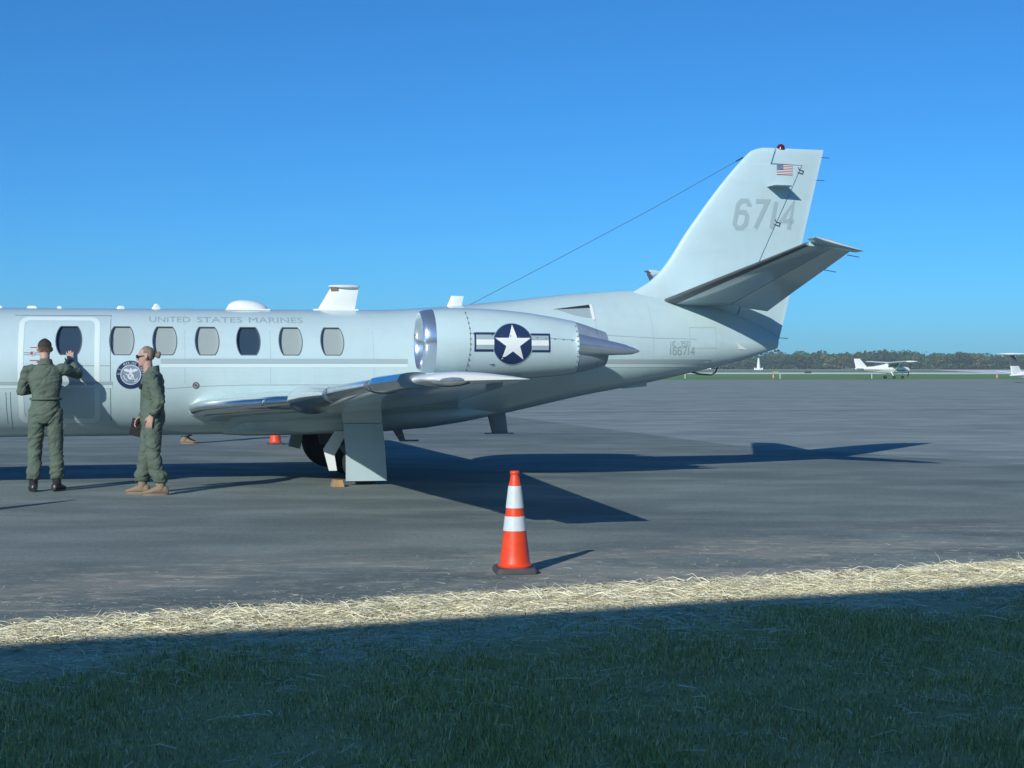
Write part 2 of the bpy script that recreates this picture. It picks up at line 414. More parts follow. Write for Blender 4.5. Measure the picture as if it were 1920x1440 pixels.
def rect(x0, x1, z0, z1): return [(x0, z0), (x1, z0), (x1, z1), (x0, z1)]
def ringpoly(outer, inner):
    n = len(outer); return [[outer[i], outer[(i + 1) % n], inner[(i + 1) % n], inner[i]] for i in range(n)]
def circ(cx, cz, r, n=40, a0=0.0, a1=2 * math.pi): return [(cx + r * math.cos(a0 + (a1 - a0) * i / n), cz + r * math.sin(a0 + (a1 - a0) * i / n)) for i in range(n)]
def rrect(x0, x1, z0, z1, r, n=6):
    p = []
    for cx, cz, a in ((x1 - r, z1 - r, 0), (x0 + r, z1 - r, 90), (x0 + r, z0 + r, 180), (x1 - r, z0 + r, 270)):
        p += [(cx + r * math.cos(R(a + 90 * i / n)), cz + r * math.sin(R(a + 90 * i / n))) for i in range(n + 1)]
    return p
def stroke(pts, wd):
    """thick polyline as mitred quads"""
    out = []; pts = [Vector(p) for p in pts]; L_, R_ = [], []
    for i, p in enumerate(pts):
        d0 = (p - pts[i - 1]).normalized() if i else None; d1 = (pts[i + 1] - p).normalized() if i < len(pts) - 1 else None
        d = (d0 or d1) if (d0 is None or d1 is None) else (d0 + d1).normalized()
        n = Vector((-d.y, d.x)); k = 1.0 if (d0 is None or d1 is None) else 1 / max(.5, n.dot(Vector((-d1.y, d1.x))))
        L_.append(p + n * wd / 2 * k); R_.append(p - n * wd / 2 * k)
    for i in range(len(pts) - 1): out.append([tuple(L_[i]), tuple(L_[i + 1]), tuple(R_[i + 1]), tuple(R_[i])])
    return out
GL = {  # block stroke glyphs in a 0.6 x 1 cell
 '6': [[(.55, .80), (.55, .86), (.42, 1), (.18, 1), (.05, .86), (.05, .14), (.18, 0), (.42, 0), (.55, .14), (.55, .44), (.42, .58), (.05, .58)]],
 '7': [[(.02, 1), (.56, 1), (.22, 0)]], '1': [[(.3, 0), (.3, 1)]], '4': [[(.46, 0), (.46, 1), (.04, .30), (.62, .30)]],
 '3': [[(.05, .86), (.18, 1), (.42, 1), (.55, .86), (.55, .64), (.42, .52), (.2, .52)], [(.42, .52), (.55, .40), (.55, .14), (.42, 0), (.18, 0), (.05, .14)]],
 '5': [[(.54, 1), (.06, 1), (.06, .58), (.42, .58), (.55, .44), (.55, .14), (.42, 0), (.18, 0), (.05, .14)]],
 'U': [[(.05, 1), (.05, .14), (.18, 0), (.42, 0), (.55, .14), (.55, 1)]],
 'C': [[(.55, .82), (.42, 1), (.18, 1), (.05, .86), (.05, .14), (.18, 0), (.42, 0), (.55, .18)]],
 'D': [[(.05, 0), (.05, 1), (.40, 1), (.55, .84), (.55, .16), (.40, 0), (.02, 0)]], '-': [[(.1, .5), (.5, .5)]]}
def glyphs(txt, x, z, h, wd, adv=.78, slant=0.0, xs=1.0):
    out = []
    for ch in txt:
        a = .5 if ch == '1' else adv
        for s_ in GL[ch]:
            s2 = [((px - (.15 if ch == '1' else 0)) * h * xs + pz * h * slant + x, pz * h + z) for px, pz in s_]
            out += stroke(s2, wd)
        x += a * h * xs
    return out
def font_polys(txt, size=1.0, bold=.0):
    cu = bpy.data.curves.new('t', 'FONT'); cu.body = txt; cu.size = size; cu.offset = bold; cu.resolution_u = 3
    o = link(bpy.data.objects.new('t', cu)); bpy.context.view_layer.update()
    me = bpy.data.meshes.new_from_object(o.evaluated_get(bpy.context.evaluated_depsgraph_get()))
    polys = [[(me.vertices[i].co.x, me.vertices[i].co.y) for i in p.vertices] for p in me.polygons]
    bpy.data.objects.remove(o); bpy.data.curves.remove(cu); bpy.data.meshes.remove(me)
    return polys
def fit(polys, x0, x1, z0, z1):
    a = np.array([p for q in polys for p in q]); mn, mx = a.min(0), a.max(0)
    return [[(x0 + (x - mn[0]) / (mx[0] - mn[0]) * (x1 - x0), z0 + (z - mn[1]) / (mx[1] - mn[1]) * (z1 - z0)) for x, z in q] for q in polys]

for cx, kind in WIN:
    hw = .143 if cx > 1 else .150
    def deep(x, z, cx=cx): return surf_f(x, WZ) + .066 + (z - WZ) * .55 - .012
    wo = decal('cabin_window', [win_poly(cx, WZ, hw, .172, .004)], M_shade if kind == 'shade' else M_glass, jet, deep, 0, None)
    if kind == 'glass': wo['label'] = 'dark cabin window with its shade up'
    o_, i_ = win_poly(cx, WZ, hw, .172, .007), win_poly(cx, WZ, hw, .172, -.003)
    decal('window_frame', ringpoly(o_, i_), M_line, wo, off=.004, step=None)

# stripes, door, lettering
for r_ in (rect(-4.2, 1.36, 1.245, 1.285), rect(1.93, 4.98, 1.505, 1.565), rect(7.2, 9.25, 1.505, 1.565)): decal('grey_cheat_line', [r_], M_stripe, fuse, step=.12)
for r_ in (rect(-4.2, 1.36, 1.205, 1.243), rect(1.93, 4.98, 1.455, 1.503), rect(7.3, 9.15, 1.46, 1.503)): decal('white_cheat_line', [r_], M_pale, fuse, step=.12)
door = decal('cabin_door', ringpoly(rrect(.262, 1.21, .775, 2.075, .10), rrect(.325, 1.147, .835, 2.030, .06)), M_band0, jet, step=.05)
decal('seam', [rect(.20, 1.34, 2.093, 2.099), rect(1.332, 1.338, .80, 2.16), rect(.33, 1.34, 1.474, 1.479), rect(.12, .126, .72, 1.16), rect(.17, .176, .70, 1.16)], M_line, door, off=.002, step=.06)
decal('latch_plate', [circ(.43, 1.625, .032, 20)], M_letter, door, off=.004)
decal('latch_handle', [circ(.42, 1.628, .016, 14)] , M_red, door, off=.006)
decal('latch_marking', [rect(.33, .62, 1.630, 1.636), rect(.33, .62, 1.607, 1.612)], M_line, door, off=.0035)
decal('latch_arrow', [[(.40, 1.700), (.52, 1.704), (.52, 1.694), (.40, 1.692)], [(.49, 1.730), (.60, 1.69), (.59, 1.675), (.48, 1.712)], [(.40, 1.545), (.50, 1.545), (.50, 1.535), (.40, 1.535)], [(.47, 1.52), (.58, 1.575), (.61, 1.56), (.55, 1.50)]], M_red, door, off=.0035)
for wd, xa, xb in (('UNITED', 1.795, 2.292), ('STATES', 2.372, 2.930), ('MARINES', 3.012, 3.685)): decal('lettering', fit(font_polys(wd, 1, 0), xa, xb, 2.018, 2.090), M_letter2, fuse, off=.0025, step=.05)
decal('type_marking', glyphs('UC-35D', 8.60, 1.745, .062, .010, .80), M_letter2, fuse, off=.003, step=.05); decal('serial_number', glyphs('166714', 8.585, 1.632, .098, .017, .76), M_letter2, fuse, off=.003, step=.05)
decal('seam', stroke([(1.9, 1.19), (2.4, 1.225), (3.0, 1.24), (4.8, 1.24)], .006) + stroke([(7.3, 1.90), (8.4, 1.85), (9.0, 1.84)], .006) + stroke([(5.3, 2.12), (5.3, 1.0)], .005) + stroke([(-.35, 2.12), (-.35, .8)], .004) + stroke([(2.22, 2.15), (2.22, 1.26)], .0035) + stroke([(3.26, 2.15), (3.26, 1.26)], .0035) + stroke([(4.55, 2.15), (4.55, 1.26)], .0035) + stroke([(7.55, 2.30), (7.55, 1.30)], .0035) + stroke([(8.35, 2.30), (8.35, 1.35)], .0035) + stroke([(8.9, 2.0), (9.3, 2.0), (9.3, 1.72), (8.9, 1.72), (8.9, 2.0)], .004), M_seam, fuse, off=.002, step=.1)

# round seal with an eagle, globe and anchor
ECX, ECZ, ER = 1.575, 1.368, .172
seal = decal('round_seal', [circ(ECX, ECZ, ER, 56)], M_navy, jet, off=.003, step=.04)
M_sealgrey = mat('seal grey blue', (.20, .25, .32), .5); M_seallight = mat('seal pale print', (.62, .67, .70), .5)
decal('seal_disc', ringpoly(circ(ECX, ECZ, .122, 48), circ(ECX, ECZ, .114, 48)), M_seallight, seal, off=.0055, step=.04)
decal('seal_field', [circ(ECX, ECZ, .114, 48)], M_sealgrey, seal, off=.0052, step=.04)
polys = []
for i, ch in enumerate('U.S. MARINE CORPS'):
    if ch == ' ': continue
    a = R(180 - 4 - i * 11.0); pl = [[(x_ * .66, z_) for x_, z_ in q_] for q_ in font_polys(ch, .046, 0)]; arr = np.array([p for q in pl for p in q]); cx = (arr[:, 0].min() + arr[:, 0].max()) / 2
    ca, sa = math.cos(a - math.pi / 2), math.sin(a - math.pi / 2)
    for q in pl: polys.append([(ECX + .129 * math.cos(a) + (x - cx) * ca - z * sa, ECZ + .129 * math.sin(a) + (x - cx) * sa + z * ca) for x, z in q])
decal('seal_lettering', polys, M_seallight, seal, off=.0062, step=.06)
E_ = lambda pts: [(ECX + x, ECZ + z) for x, z in pts]
eg = [E_(circ(0, -.022, .038, 28)),
      E_([(0, .052), (.016, .06), (.05, .075), (.085, .068), (.07, .055), (.078, .048), (.058, .042), (.05, .034), (.03, .034), (.012, .022)]),
      E_([(0, .052), (-.016, .06), (-.05, .075), (-.085, .068), (-.07, .055), (-.078, .048), (-.058, .042), (-.05, .034), (-.03, .034), (-.012, .022)]),
      E_([(-.012, .022), (.012, .022), (.014, .068), (.004, .082), (-.012, .076), (-.008, .06)]), E_([(-.02, .014), (.02, .014), (.014, .026), (-.014, .026)])]
an = stroke([(ECX - .062, ECZ + .012), (ECX + .058, ECZ - .064)], .011) + stroke([(ECX + .040, ECZ - .086), (ECX + .072, ECZ - .072), (ECX + .078, ECZ - .035)], .010) + stroke([(ECX - .085, ECZ - .01), (ECX - .07, ECZ - .05), (ECX - .04, ECZ - .072)], .009)
decal('seal_emblem', eg + an, M_seallight, seal, off=.0068, step=.05)
decal('seal_emblem', [E_([(-.02, -.005), (-.004, .002), (.006, -.014), (-.008, -.03), (-.018, -.02)]), E_([(.01, -.03), (.024, -.022), (.02, -.045), (.008, -.046)])], M_sealgrey, seal, off=.0074, step=.05)

# round port forward of the wing
prt = decal('drain_port', [circ(2.352, 1.236, .042, 24)], M_line, jet, off=.004)
decal('port_plug', [circ(2.352, 1.236, .030, 18)], M_hub, prt, off=.007); decal('port_slot', [circ(2.344, 1.242, .010, 10), circ(2.362, 1.228, .008, 10)], M_dark, prt, off=.0085)

# aft fuselage intake scoop
sc_ = decal('tail_scoop', [[(7.05, 2.222), (7.50, 2.272), (7.50, 2.112), (7.28, 2.145)]], M_stripe, jet, off=.004, step=.05)
decal('scoop_slot', [[(6.99, 2.228), (7.51, 2.296), (7.51, 2.252), (7.12, 2.230)]], M_dark, sc_, off=.007, step=.05)
decal('scoop_rim', [rect(7.51, 7.545, 2.09, 2.300)], M_white, sc_, off=.014, step=.05)

# --- airfoil surfaces
def foil(xle, xte, y, zc, t, n=18, drop=0.0, upto=1.0, camber=.0):
    """closed ring TE-upper-LE-lower"""
    c_ = xte - xle; up, lo = [], []
    for i in range(n + 1):
        u = .5 * (1 - math.cos(math.pi * i / n)); u = u * upto
        yt = 5 * t * (.2969 * math.sqrt(u) - .126 * u - .3516 * u * u + .2843 * u ** 3 - .1036 * u ** 4)
        cz = zc - drop * u + camber * math.sin(math.pi * u) * c_
        up.append((xle + u * c_, y, cz + yt * c_)); lo.append((xle + u * c_, y, cz - yt * c_))
    return up[::-1] + lo[1:]
def wz(y): return .955 + .050 * y
WST = [(.55, 2.20, 5.70, .92, .105), (.80, 2.36, 5.62, .965, .105), (1.5, 2.95, 5.50, 1.02, .115), (2.2, 3.47, 5.40, wz(2.2), .145), (4.5, 3.56, 5.14, wz(4.5), .135), (7.0, 3.70, 4.88, wz(7), .12), (8.15, 3.86, 4.76, wz(8.15), .115)]
def wing_at(y):
    a = np.array(WST); return [np.interp(y, a[:, 0], a[:, i]) for i in range(1, 5)]
M_tip = mat('white wing tip paint', (.78, .80, .78), .35, coat=.3)
def make_wing(sg):
    wm = MB(); ys_ = [.55, .8, 1.15, 1.5, 1.85, 2.2, 3, 4, 5, 6, 7, 7.6, 7.9]
    wm.loft([foil(wing_at(y)[0], wing_at(y)[1], sg * y, wing_at(y)[2], wing_at(y)[3], camber=.012) for y in ys_])
    wo = wm.build('wing', M_paint, jet, 40)
    tm = MB(); rr = []
    for y, k in ((7.9, 1.0), (8.15, 1.0), (8.26, .93), (8.33, .75), (8.36, .4)):
        le, te, zc, t = wing_at(min(y, 8.15)); mid = (le + te) / 2 + .06; h = (te - le) / 2
        rr.append(foil(mid - h * (.75 + .25 * k) - .02, mid + h * (.9 + .1 * k) - .06, sg * y, zc, t * k * 1.02, camber=.012))
    tm.loft(rr); tp = tm.build('wing_tip', M_tip, jet, 40)
    # lamp lens faired into the tip
    lm = MB(); rr = []
    for u, k in ((-1, .05), (-.8, .6), (-.4, .92), (0, 1), (.4, .92), (.8, .6), (1, .05)):
        rr.append([(4.11 + .155 * u, sg * (8.335 + .035 * k * math.cos(a)), 1.352 + .006 * u + .040 * k * math.sin(a)) for a in [2 * math.pi * j / 14 for j in range(14)]])
    lm.loft(rr); lens = lm.build('lamp_lens', M_lens, tp, 60)
    rm = MB(); rr = []
    for u, k in ((-1, .05), (-.8, .6), (-.4, .92), (0, 1), (.4, .92), (.8, .6), (1, .05)):
        rr.append([(4.11 + .178 * u, sg * (8.325 + .022 * k * math.cos(a)), 1.352 + .006 * u + .050 * k * math.sin(a)) for a in [2 * math.pi * j / 14 for j in range(14)]])
    rm.loft(rr); rm.build('lens_rim', M_line, lens, 60)
    # polished leading edge in three lengths, each starting with a rounded bulb
    for ya, yb, gr, fw, cv in ((.70, 2.24, .008, .03, .05), (2.14, 7.02, .018, .05, .12), (6.94, 7.92, .024, .08, .16)):
        lb = MB(); rr = []
        for i, q in enumerate(np.linspace(0, 1, 14)):
            y = ya + (yb - ya) * q ** 1.3
            le, te, zc, t = wing_at(y); c_ = te - le
            k = 1.0 if ya < 1 else min(1.0, .12 + math.sqrt(max(0, min(1, (y - ya) / .10))) * .88)
            tt = 2 * math.pi
            pts = []
            for u in list(np.linspace(cv, 0, 9)) + list(np.linspace(0, cv, 9))[1:]:
                j = len(pts); sgn = 1 if j < 8 else (-1 if j > 8 else 0)
                yt = 5 * t * (.2969 * math.sqrt(u) - .126 * u - .3516 * u * u + .2843 * u ** 3) * c_
                taper = (1 - (u / cv) ** 3)
                pts.append((le + u * c_ - fw * k * (1 - u / cv), sg * y, zc + math.sin(math.pi * u) * .012 * c_ + sgn * (yt + gr * taper + .002) * (k if u < cv * .98 else 1)))
            rr.append(pts)
        lb.loft(rr, cap=True, closed=True); lb.build('leading_edge', M_chrome, wo, 50)
    # blunt chrome cuffs where the root length and the middle length begin, dark end rib before the tip length
    def cuff(ya, yb, x0, x1, z0, z1, ax, az, ax1, az1):
        cb = MB(); rr = []
        for q in np.linspace(0, 1, 16):
            y = ya + (yb - ya) * q ** 1.6; k = min(1.0, math.sqrt(max(.003, 1 - (1 - min(1, (y - ya) / .16)) ** 2))); e_ = q ** .8
            cx, cz_, a_, b_ = x0 + (x1 - x0) * e_, z0 + (z1 - z0) * e_, (ax + (ax1 - ax) * e_) * k, (az + (az1 - az) * e_) * k
            rr.append([(cx + a_ * math.cos(t_), sg * y, cz_ + b_ * math.sin(t_)) for t_ in [2 * math.pi * j / 24 for j in range(24)]])
        cb.loft(rr); cb.build('leading_edge_cuff', M_chrome, wo, 60)
    cuff(.62, 1.75, 2.62, 3.20, .960, 1.035, .315, .178, .10, .07)
    cuff(2.00, 4.6, 3.66, 3.62, 1.048, wz(4.6), .37, .205, .12, .080)
    rb = MB(); rb.loft([[(3.80 + .185 * k * math.cos(t_), sg * y, wz(6.9) - .004 + .070 * k * math.sin(t_)) for t_ in [2 * math.pi * j / 24 for j in range(24)]] for y, k in ((6.86, .82), (6.89, 1.0), (6.915, 1.0), (6.93, .9))]); rb.build('end_rib', M_boot, wo, 40)
    return wo
for sg in (-1, 1): make_wing(sg)
# belly fairing where the wing passes under the cabin
bf = MB(); rr = []
for x, hw, zb, zt in ((2.7, .28, .60, .80), (3.0, .52, .582, .92), (3.4, .66, .585, .98), (3.8, .74, .592, 1.0), (4.6, .78, .612, 1.04), (5.3, .72, .665, 1.04), (5.8, .58, .735, 1.0), (6.2, .34, .82, .97)):
    rr.append([(x, hw * math.copysign(abs(math.cos(a)) ** .7, math.cos(a)), (zb + zt) / 2 + (zt - zb) / 2 * math.copysign(abs(math.sin(a)) ** .8, math.sin(a))) for a in [2 * math.pi * j / 40 for j in range(40)]])
bf.loft(rr); bf.build('belly_fairing', M_paint, jet, 40)

# --- engines
def nz(x): return -.034 * (x - 5.0)
NY, NZ = 1.50, 1.772
def make_nacelle(sg):
    yc = sg * NY; sh = lambda h: nz(h)
    cw = MB(); cw.lathe([(5.15, .404), (5.25, .416), (5.45, .430), (5.75, .436), (6.05, .430), (6.35, .410), (6.65, .376), (6.95, .332), (6.95, .30)], (0, yc, NZ), 56, 'x', shift=sh)
    nac = cw.build('engine_nacelle', M_paint, jet, 40)
    dc = MB(); dc.lathe([(5.42, .298), (5.25, .303), (5.125, .3175)], (0, yc, NZ), 56, 'x', shift=sh); dc.build('intake_duct', M_gear, nac, 60)
    lp = MB(); lp.lathe([(5.12, .318), (5.05, .332), (5.015, .344), (5.0, .357), (5.012, .371), (5.05, .386), (5.10, .397), (5.155, .4055)], (0, yc, NZ), 56, 'x', shift=sh)
    lp.build('intake_lip', M_lip, nac, 60)
    fn = MB(); fn.lathe([(5.40, .0), (5.40, .31)], (0, yc, NZ), 40, 'x', shift=sh); fn.build('fan_disc', M_dark, nac)
    sp = MB(); sp.lathe([(5.22, .002), (5.24, .03), (5.30, .07), (5.38, .09)], (0, yc, NZ - .012), 20, 'x'); sp.build('spinner', M_hub, nac, 60)
    for k in range(20):
        a = 2 * math.pi * k / 20; bl = MB(); rr = []
        for r_, tw in ((.085, .5), (.19, .8), (.298, 1.1)):
            ctr = Vector((5.35, yc + r_ * math.cos(a), NZ - .012 + r_ * math.sin(a))); tv = Vector((0, -math.sin(a), math.cos(a)))
            d = (Vector((1, 0, 0)) * math.cos(tw) + tv * math.sin(tw)) * .036; nn = Vector((1, 0, 0)) * math.sin(tw) - tv * math.cos(tw)
            rr.append([ctr - d, ctr + nn * .004, ctr + d, ctr - nn * .004])
        bl.loft(rr); bl.build('fan_blade', M_hub, nac)
    tr = MB(); tr.lathe([(6.955, .326), (7.10, .290), (7.24, .248), (7.36, .212), (7.36, .195), (7.1, .19), (7.1, .0)], (0, yc, NZ), 48, 'x', shift=sh)
    rev = tr.build('thrust_reverser', M_steel, nac, 40)
    for s2 in ((sg, -sg)):
        st_ = MB(); rr = []
        for u in np.linspace(0, 1, 10):
            x = 6.93 + .82 * u; h = (.132 - .082 * u) * math.sqrt(1 - .96 * u ** 9); oy = (.290 - .08 * u); d = (.10 - .04 * u) * math.sqrt(1 - .9 * u ** 9)
            rr.append([(x, yc + s2 * (oy + d * math.cos(a)), NZ + nz(x) + .040 - .06 * u + h * math.sin(a)) for a in [2 * math.pi * j / 16 for j in range(16)]])
        st_.loft(rr); st_.build('reverser_fairing', M_silver if s2 == sg else M_steel, nac, 50)
    # seams on the reverser and rivets on the cowl
    def sn(x, z):
        r_ = float(np.interp(x, [5.15, 5.45, 5.75, 6.05, 6.35, 6.65, 6.95, 7.10, 7.24, 7.36], [.404, .430, .436, .430, .410, .376, .332, .290, .248, .212])); dz = z - NZ - nz(x)
        return -NY - math.sqrt(max(0, r_ * r_ - dz * dz))
    if sg < 0:
        M_n = M_dark
        for zz in (1, -1):
            decal('reverser_seam', [stroke([(7.21, NZ + nz(7) + zz * .22), (7.22, NZ + nz(7) + zz * .16)], .006)[0]], M_line, rev, sn, .004, .03)
        cx, cz = 6.085, 1.742
        barz, bh, bw = .022, .105, .478
        rd = decal('roundel', [circ(cx, cz, .250, 56)] + [rect(cx - bw, cx - .20, cz + barz - bh - .012, cz + barz + bh + .012), rect(cx + .20, cx + bw, cz + barz - bh - .018, cz + barz + bh + .002)], M_navy, nac, sn, .004, .04)
        def bars(z0, z1, m, nm):
            for r_ in (rect(cx - bw + .022, cx - .235, cz + barz + z0, cz + barz + z1), rect(cx + .235, cx + bw - .022, cz + barz + z0 - .008, cz + barz + z1 - .008)): decal(nm, [r_], m, rd_parent, sn, .0075, .04)
        rd_parent = nac
        bars(-.088, -.034, M_stripe, 'roundel_bar'); bars(-.034, .030, M_white, 'roundel_bar'); bars(.030, .088, M_stripe, 'roundel_bar')
        sp_ = [(cx + rr_ * math.sin(2 * math.pi * i / 10), cz + rr_ * math.cos(2 * math.pi * i / 10)) for i, rr_ in enumerate([.236, .0902] * 5)]
        ring_ = circ(cx, cz, .252, 56)
        decal('roundel_edge', ringpoly(circ(cx, cz, .256, 56), circ(cx, cz, .248, 56)), M_stripe, nac, sn, .0055, .06)
        star = [[sp_[(2 * i - 1) % 10], sp_[2 * i], sp_[2 * i + 1]] for i in range(5)] + [[sp_[i] for i in (1, 3, 5, 7, 9)]]
        decal('roundel_star', star, M_white, nac, sn, .0085, .04)
        rv = []
        for q in np.linspace(-.34, .36, 12): rv.append(circ(5.53 + .03 * (1 - (q / .4) ** 2), NZ + q * 1.0 - .01, .009, 8))
        for q in np.linspace(0, 1.36, 13): rv.append(circ(5.60 + q, 1.862 - .075 * q / 1.36, .0085, 8))
        for q in np.linspace(-.24, .26, 9): rv.append(circ(6.925, NZ + nz(6.9) + q, .008, 8))
        decal('rivets', rv, M_line, nac, sn, .010, None)
        decal('cowl_seam', [stroke([(5.56, 1.872), (6.9, 1.792)], .004)[0]] + stroke([(5.535, 2.13), (5.56, 1.9), (5.56, 1.7), (5.535, 1.45)], .004), M_line, nac, sn, .0025, .04)
        decal('cowl_vent', [[(5.94, 1.580), (6.0, 1.586), (6.0, 1.572), (5.96, 1.572)], [(5.80, 1.492), (5.87, 1.497), (5.87, 1.484), (5.82, 1.486)]], M_dark, nac, sn, .011, None)
    py = MB(); rr = []
    for y in (.60, .9, 1.15):
        rr.append(foil(5.35 + .05 * y, 7.25 - .1 * y, sg * y, 1.80, .10, drop=.10))
    py.loft(rr); py.build('pylon', M_paint, jet, 40)
    return nac
for sg in (-1, 1): make_nacelle(sg)

# --- fin and rudder as lens-section panels
f_le = interp([2.2, 2.50, 2.62, 2.85, 3.357, 4.411, 4.47, 4.506], [7.6, 8.22, 8.43, 8.66, 9.0, 9.86, 9.935, 10.07])
f_te = interp([1.72, 1.9, 3.09, 4.51], [10.30, 10.35, 10.65, 11.0])
f_hg = interp([1.7, 2.93, 4.28, 4.6], [9.47, 10.02, 10.66, 10.8])
def fin_T(x, z):
    le, te = f_le(max(z, 2.2)), f_te(z); u = min(1, max(0, (x - le) / (te - le))); t = .075 + .02 * max(0, (3 - z))
    yt = 5 * t * (.2969 * math.sqrt(u) - .126 * u - .3516 * u * u + .2843 * u ** 3 - .1036 * u ** 4) * (te - le)
    top = max(0, min(1, (4.512 - z) / .05)) ** .5
    return max(.004, yt * (.35 + .65 * top))
def panel(name, zs, xa, xb, m, nx_=22):
    pm = MB(); rr = []
    for z in zs:
        a, b_ = xa(z), xb(z); us = [.5 * (1 - math.cos(math.pi * i / nx_)) for i in range(nx_ + 1)]
        pt = [(a + (b_ - a) * u, fin_T(a + (b_ - a) * u, z), z) for u in us]
        rr.append(pt + [(x, -y, z_) for x, y, z_ in pt[::-1]])
    pm.loft(rr); return pm.build(name, m, jet, 35)
HT = [4.30, 4.36, 4.42, 4.46, 4.485, 4.499, 4.505]
panel('fin', list(np.linspace(2.05, 2.9, 10)) + list(np.linspace(3.0, 4.26, 14)) + [4.272, 4.276] + HT + [4.508], lambda z: f_le(max(z, 2.2)), lambda z: f_hg(z) if z < 4.274 else 10.19 + (z - 4.28) * .33, M_paint)
rud = panel('rudder', list(np.linspace(1.80, 4.28, 22)) + [4.292] + HT, lambda z: f_hg(z) + .016 if z < 4.29 else 10.215 + (z - 4.28) * .33, f_te, M_paint)
def surf_fin(x, z): return -fin_T(x, z)
decal('tail_number', glyphs('6714', 9.625, 3.385, .375, .062, .80, .20, .88), M_letter, jet, surf_fin, .004, .06)
FX0, FX1, FZ0, FZ1 = 10.28, 10.52, 4.135, 4.283
M_flagred = mat('flag red print', (.30, .05, .06), .5); M_flagblue = mat('flag blue print', (.05, .09, .22), .5)
flag = decal('national_flag', [rect(FX0, FX1, FZ0, FZ1)], M_white, jet, surf_fin, .004, .05)
sh_ = (FZ1 - FZ0) / 13
decal('flag_stripes', [rect(FX0, FX1, FZ1 - (2 * i + 1) * sh_, FZ1 - 2 * i * sh_) for i in range(7)], M_flagred, flag, surf_fin, .0055, None)
decal('flag_canton', [rect(FX0, FX0 + .098, FZ1 - 7 * sh_, FZ1)], M_flagblue, flag, surf_fin, .007, None)
decal('flag_stars', [circ(FX0 + .012 + .0185 * i, FZ1 - .012 - .017 * j, .0042, 6) for i in range(5) for j in range(4)], M_white, flag, surf_fin, .0085, None)
# vane on the fin, hinge brackets, beacon, static wicks, HF wire
q = MB(); q.loft([[(10.13, -.02, 3.962), (10.20, -.02, 3.974), (10.46, -.02, 3.972), (10.46, -.02, 3.962)], [(10.15, -.29, 3.962), (10.21, -.29, 3.970), (10.45, -.29, 3.968), (10.45, -.29, 3.962)]]); q.build('fin_vane', M_paint, jet)
for z in (4.21, 3.475):
    x = f_hg(z)
    decal('hinge_bracket', stroke([(x - .02, z + .04), (x - .005, z + .005), (x + .06, z - .012), (x + .045, z - .052), (x - .03, z - .03)], .012), M_dark, jet, surf_fin, .008, None)
q = MB(); q.lathe([(0, .058), (.03, .056), (.055, .04), (.068, .015), (.07, .001)], (10.36, 0, 4.50), 20, cap=True); q.build('beacon_light', M_redlens, jet, 60)
def wick(p, d, L_=.16): MB().tube([p, Vector(p) + Vector(d) * L_], .005, 5).build('static_wick', M_wire, jet)
for z in (4.40, 4.08): wick((f_te(z) - .04, 0, z), (1, 0, -.02))
wick((10.33, 0, 1.87), (1, 0, -.05), .14)
MB().tube([(5.90, 0, 2.27), (7.0, 0, 2.84), (8.4, 0, 3.58), (9.80, 0, 4.365)], .0034, 6).build('antenna_wire', M_wire, jet)
MB().tube([(9.70, 0, 4.31), (9.80, 0, 4.365)], .010, 6).build('wire_insulator', M_dark, jet)

